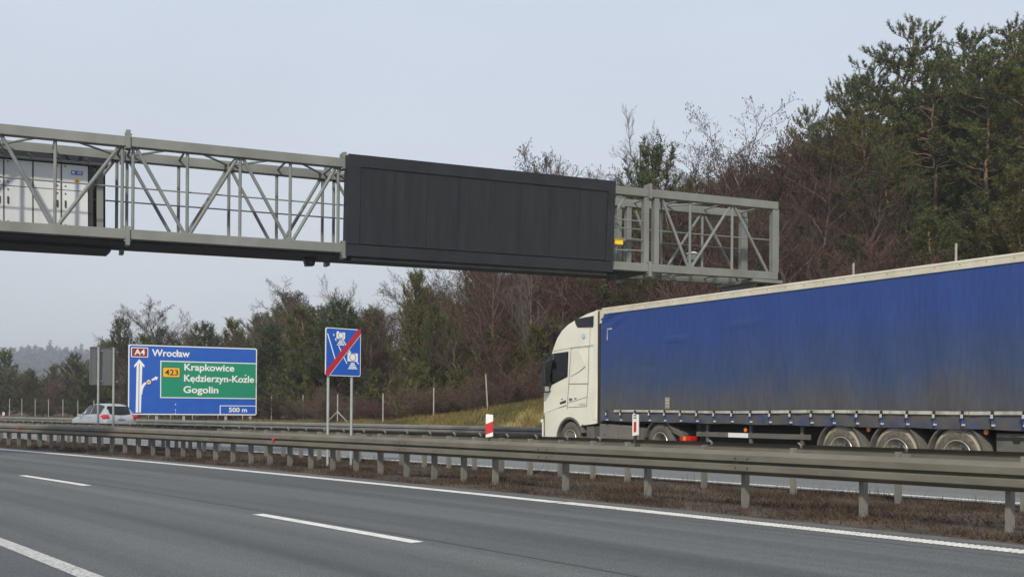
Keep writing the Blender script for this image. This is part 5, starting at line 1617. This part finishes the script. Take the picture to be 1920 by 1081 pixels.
T_ = [  # kind, column, top row, c, width, label
 ('young', 12, 650, 40, 1.1, 'dark young pine at the left edge, in front of the hazy hill'),
 ('young', 58, 690, 37, 1.0, 'low round topped young pine between the left edge and the sign back'),
 ('young', 96, 682, 40, 1.1, 'broad low pine just left of the grey sign back'),
 ('young', 140, 657, 38, 1.1, 'dark pine directly behind the grey sign back'),
 ('young', 192, 636, 36, 1.1, 'bushy pine standing between the sign back and the direction sign'),
 ('young', 225, 588, 38, .95, 'taller pine with an open spiky top left of the direction sign'),
 ('young', 268, 622, 37, 1.1, 'pine with a pointed leader above the A4 number plate of the sign'),
 ('young', 304, 607, 41, 1.0, 'spiky pine above the word Wrocław'),
 ('alder', 338, 550, 43, 1.3, 'reddish brown bare tree rising behind the middle of the direction sign'),
 ('young', 385, 598, 37, 1.1, 'dense pine above the right half of the direction sign'),
 ('young', 432, 593, 40, 1.0, 'slim spiky pine above the right end of the direction sign'),
 ('alder', 478, 545, 42, 1.3, 'bare brown tree just right of the direction sign top'),
 ('alder', 545, 508, 40, 1.4, 'tall bare tree with clumpy twigs midway between the two blue signs'),
 ('young', 508, 600, 35, 1.2, 'broad pine low beside the right edge of the direction sign'),
 ('young', 580, 566, 36, 1.25, 'dark dense pine left of the crossed out camera sign'),
 ('young', 632, 552, 37, 1.25, 'dark dense pine directly behind the crossed out camera sign'),
 ('alder', 690, 545, 38, 1.0, 'bare reddish tree just right of the camera sign'),
 ('birch', 722, 500, 42, 1.2, 'thin pale bare tree left of the pine under the display'),
 ('young', 785, 497, 37, 1.0, 'bright green pine with a spiky top below the left part of the black display'),
 ('young', 815, 560, 36, .9, 'smaller pine leaning against the spiky one below the display'),
 ('alder', 862, 478, 35.5, 1.2, 'bare tree with a bent trunk below the middle of the display'),
 ('maple', 905, 470, 37, 1.2, 'wide reddish bare tree below the middle of the display'),
 ('alder', 948, 430, 36, 1.1, 'bare tree with forked limbs left of the lorry cab'),
 ('birch', 987, 420, 34.5, .9, 'pale leaning trunk at the edge of the bank next to the lorry cab'),
 ('alder', 1020, 292, 42, 1.3, 'bare tree topping the display with clumps of dark cones'),
 ('alder', 1062, 245, 44, 1.35, 'bare tree with dark clumpy crown above the right part of the display'),
 ('birch', 1118, 255, 46, 1.2, 'fine pale bare tree between the display and the round pine'),
 ('young', 1226, 246, 41, 1.25, 'big bushy pine with candle like top shoots above the right gantry joint'),
 ('young', 1190, 330, 39, 1.2, 'lower pine filling in left of the big bushy pine'),
 ('young', 1275, 345, 39, 1.25, 'lower pine filling in right of the big bushy pine'),
 ('maple', 1092, 270, 47, 1.2, 'bare crown just right of the dark clumpy one above the display'),
 ('birch', 1292, 185, 50, .9, 'slender pale bare tree sticking up above the gantry end'),
 ('alder', 1345, 240, 46, 1.25, 'bare tree with dark twigs beside the slender pale one'),
 ('maple', 1392, 205, 45, 1.4, 'large reddish bare tree behind the gantry end'),
 ('alder', 1440, 215, 47, 1.25, 'tall bare tree with looping dark twigs at its top'),
 ('maple', 1480, 250, 42, 1.3, 'wide reddish bare tree right of the gantry end post'),
 ('tall', 1517, 188, 52, .8, 'small pine peeping over the reddish bare trees'),
 ('maple', 1540, 360, 39, 1.25, 'low spreading reddish tree above the middle of the trailer'),
 ('tall', 1500, 290, 44, 1.1, 'low crowned pine among the reddish trees right of the gantry end'),
 ('tall', 1560, 215, 45, 1.15, 'olive green pine in front of the reddish trees over the trailer'),
 ('tall', 1615, 190, 44, 1.15, 'full crowned pine below and left of the highest pine'),
 ('tall', 1584, 138, 52, .85, 'pine with a pointed top left of the highest pine'),
 ('tall', 1640, 100, 50, 1.0, 'pine with a thin side leader just left of the highest pine'),
 ('tall', 1700, 28, 50, 1.05, 'the highest pine on the hill with an open crown top'),
 ('tall', 1748, 88, 47, 1.15, 'broad pine right of the highest pine'),
 ('tall', 1802, 48, 52, 1.05, 'pine with a spiky top above the rear of the trailer'),
 ('tall', 1845, 75, 46, 1.1, 'dense pine between the two spiky ones at the right'),
 ('tall', 1888, 32, 50, 1.1, 'tall dark pine near the right edge'),
 ('tall', 1945, 25, 47, 1.1, 'dark pine cut by the right edge'),
 ('tall', 1660, 250, 42, 1.0, 'green pine with a reddish trunk above the trailer'),
 ('young', 1752, 400, 36, 1.5, 'low spreading green pine just above the trailer roof'),
 ('young', 1830, 350, 38, 1.4, 'bright green young pine above the trailer rear'),
 ('young', 1905, 300, 37, 1.4, 'young pine filling the right edge above the trailer'),
 ('young', 1690, 445, 35, 1.5, 'lowest young pine next to the thin fence post over the trailer'),
]
for k, (kind, px, ty, c, wd, lab) in enumerate(T_):
    plant(kind, px, ty, c, lab, 'trees at the front of the wood', wd, var=k)

def ORD(i):
    i += 1
    return '%d%s' % (i, 'th' if 10 < i % 100 < 14 else {1: 'st', 2: 'nd', 3: 'rd'}.get(i % 10, 'th'))
def fill(n, x0, x1, c0, c1, kinds, fr0, fr1, label, group, width=1.05, seed=1):
    q = random.Random(seed)
    for i in range(n):
        px = x0 + (x1 - x0) * (i + q.random()) / n
        c = q.uniform(c0, c1)
        t = t_at(px, c); Y = P(t, c).y; hy = 767.7 + .0075 * px
        sy = max(sky_y(px), sky_y(px - 12), sky_y(px + 12))
        ty = hy - (hy - sy) * q.uniform(fr0, fr1)
        plant(q.choice(kinds), px, ty, c, label % ORD(i), group, width)
fill(24, -60, 560, 42, 60, ['young', 'young', 'alder', 'maple'], .80, 1.0, '%s tree from the left in the dense stand behind the direction sign', 'dense stand behind the direction sign', 1.25, 1)
fill(20, -60, 560, 34.5, 40, ['young', 'young', 'young', 'shrub'], .45, .80, '%s low bush from the left at the foot of the woods behind the direction sign', 'low growth behind the direction sign', 1.5, 2)
fill(22, 560, 1010, 41, 58, ['alder', 'maple', 'maple', 'young'], .80, 1.0, '%s tree from the left in the dense wood behind display and lorry cab', 'dense wood behind the lorry cab', 1.15, 3)
fill(18, 560, 1010, 34.0, 40, ['young', 'young', 'bush', 'alder', 'maple'], .28, .62, '%s low tree from the left in the undergrowth left of the lorry cab', 'undergrowth left of the lorry cab', 1.3, 4)
fill(26, 1000, 1560, 47, 64, ['alder', 'maple', 'maple', 'tall'], .70, .90, '%s tree from the left in the dense wood behind the gantry end', 'dense wood behind the gantry end', 1.1, 5)
fill(4, 990, 1105, 43, 48, ['alder', 'maple'], .93, 1.02, '%s bare crown from the left showing over the display', 'bare crowns over the display', 1.3, 17)
fill(6, 1330, 1490, 43, 50, ['alder', 'maple'], .86, .95, '%s bare crown from the left along the skyline above the gantry end', 'bare crowns above the gantry end', 1.35, 18)
fill(9, 1310, 1530, 42, 48, ['maple', 'alder', 'maple'], .78, .90, '%s dense reddish crown from the left above the gantry end', 'dense reddish crowns above the gantry end', 1.4, 19)
fill(18, 1000, 1640, 37, 46, ['alder', 'maple', 'maple', 'birch'], .45, .85, '%s slender bare tree from the left in the thicket between gantry and trailer', 'thicket between gantry and trailer', 1.2, 6)
fill(20, 1480, 2000, 52, 75, ['tall'], .78, .97, '%s tall pine from the left deep in the stand at the right', 'pine stand at the right', 1.1, 7)
fill(14, 1560, 2000, 38, 50, ['young', 'tall', 'young'], .38, .58, '%s young tree from the left below the tall pines over the trailer', 'young growth below the tall pines', 1.4, 8)
q = random.Random(9)
for i in range(30):
    px = 250 + 760 * (i + q.random()) / 30; c = q.uniform(31.8, 35.5)
    c2 = c + 7.5 * sm((640 - px) / 160); t = t_at(px, c2); Y = P(t, c2).y; gz = ground_z(t, c2); hgt = q.uniform(1.3, 3.0)
    plant('shrub', px, 767.7 + .0075 * px - (gz + hgt - CAM_H) * F_PX / Y, c, '%s leafless brown shrub from the left in the thicket along the fence' % ORD(i), 'leafless shrubs along the fence', 1.35)
for i in range(22):
    px = 1020 + 700 * (i + q.random()) / 22; c = q.uniform(32.5, 38)
    c2 = c + 7.5 * sm((640 - px) / 160); t = t_at(px, c2); Y = P(t, c2).y; gz = ground_z(t, c2); hgt = q.uniform(2.0, 4.2)
    plant('shrub', px, 767.7 + .0075 * px - (gz + hgt - CAM_H) * F_PX / Y, c, '%s tall leafless shrub from the left behind the trailer roof' % ORD(i), 'leafless shrubs over the trailer', 1.3)

# far hill with its wood (one hazy mass)
V = []; Fs = []
nx2, ny2 = 60, 14
def hill_z(x, y):
    return 2 * hill_u(x / 2, y / 2)
def hill_u(x, y):
    r = math.exp(-((y - 620) / 150) ** 2)
    return -1 + (26 + 3 * math.sin(x * .013) + 1.5 * math.sin(x * .05 + 1)) * r * sm((x + 900) / 200)
for i in range(nx2 + 1):
    for j in range(ny2 + 1):
        x = 2 * (-900 + 1300 * i / nx2); y = 2 * (330 + 480 * j / ny2)
        V.append((x, y, hill_z(x, y)))
for i in range(nx2):
    for j in range(ny2):
        a = i * (ny2 + 1) + j; Fs.append((a, a + ny2 + 1, a + ny2 + 2, a + 1))
me = bpy.data.meshes.new('hill'); me.from_pydata(V, [], Fs); me.materials.append(MAT['soil']); me.update(); me.shade_smooth()
tag(link(bpy.data.objects.new('hill', me)), kind='structure')
rs = np.random.default_rng(77)
VV = []; FF = []; nb_ = 0
N = 900
for k in range(N):
    y = rs.uniform(800, 1280); x = y * rs.uniform(-.53, -.20)
    z = hill_z(x, y); h = rs.uniform(12, 22) * (1.25 if rs.random() < .1 else 1); w_ = rs.uniform(3.6, 6.5)
    m = 110
    a = rs.uniform(0, 6.28, m); q_ = rs.uniform(.08, 1, m); r = w_ * np.sqrt(rs.uniform(0, 1, m)) * (1.05 - q_) ** .6
    b = np.stack([x + r * np.cos(a), y + r * np.sin(a), z + h * q_], 1)
    s = rs.uniform(.7, 1.6, (m, 1))
    V3 = np.stack([b + rs.normal(size=(m, 3)) * s, b + rs.normal(size=(m, 3)) * s, b + rs.normal(size=(m, 3)) * s], 1).reshape(-1, 3)
    VV.append(V3); FF.append(np.arange(3 * m).reshape(-1, 3) + nb_); nb_ += 3 * m
me = np_mesh('far_wood', np.concatenate(VV), np.concatenate(FF), MAT['needles_far'])
tag(link(bpy.data.objects.new('far_wood', me)), 'hazy wood covering the distant hill at the left', 'wood', kind='stuff')

# ------------------------------------------------------------------ haze
HZ = True
if HZ:
    mb = MB(); mb.box((0, 1950, 49), (5960, 3960, 102))
    hm = bpy.data.materials.new('thin_haze'); hm.use_nodes = True
    nt = hm.node_tree; nt.nodes.clear()
    o_ = nt.nodes.new('ShaderNodeOutputMaterial'); pv = nt.nodes.new('ShaderNodeVolumePrincipled')
    pv.inputs['Color'].default_value = (.80, .86, .95, 1); pv.inputs['Density'].default_value = 0.0006; pv.inputs['Anisotropy'].default_value = .1
    nt.links.new(pv.outputs[0], o_.inputs['Volume'])
    hz_o = mb.build('haze', hm); tag(hz_o, 'thin pale winter haze over the whole landscape', 'haze', kind='stuff')
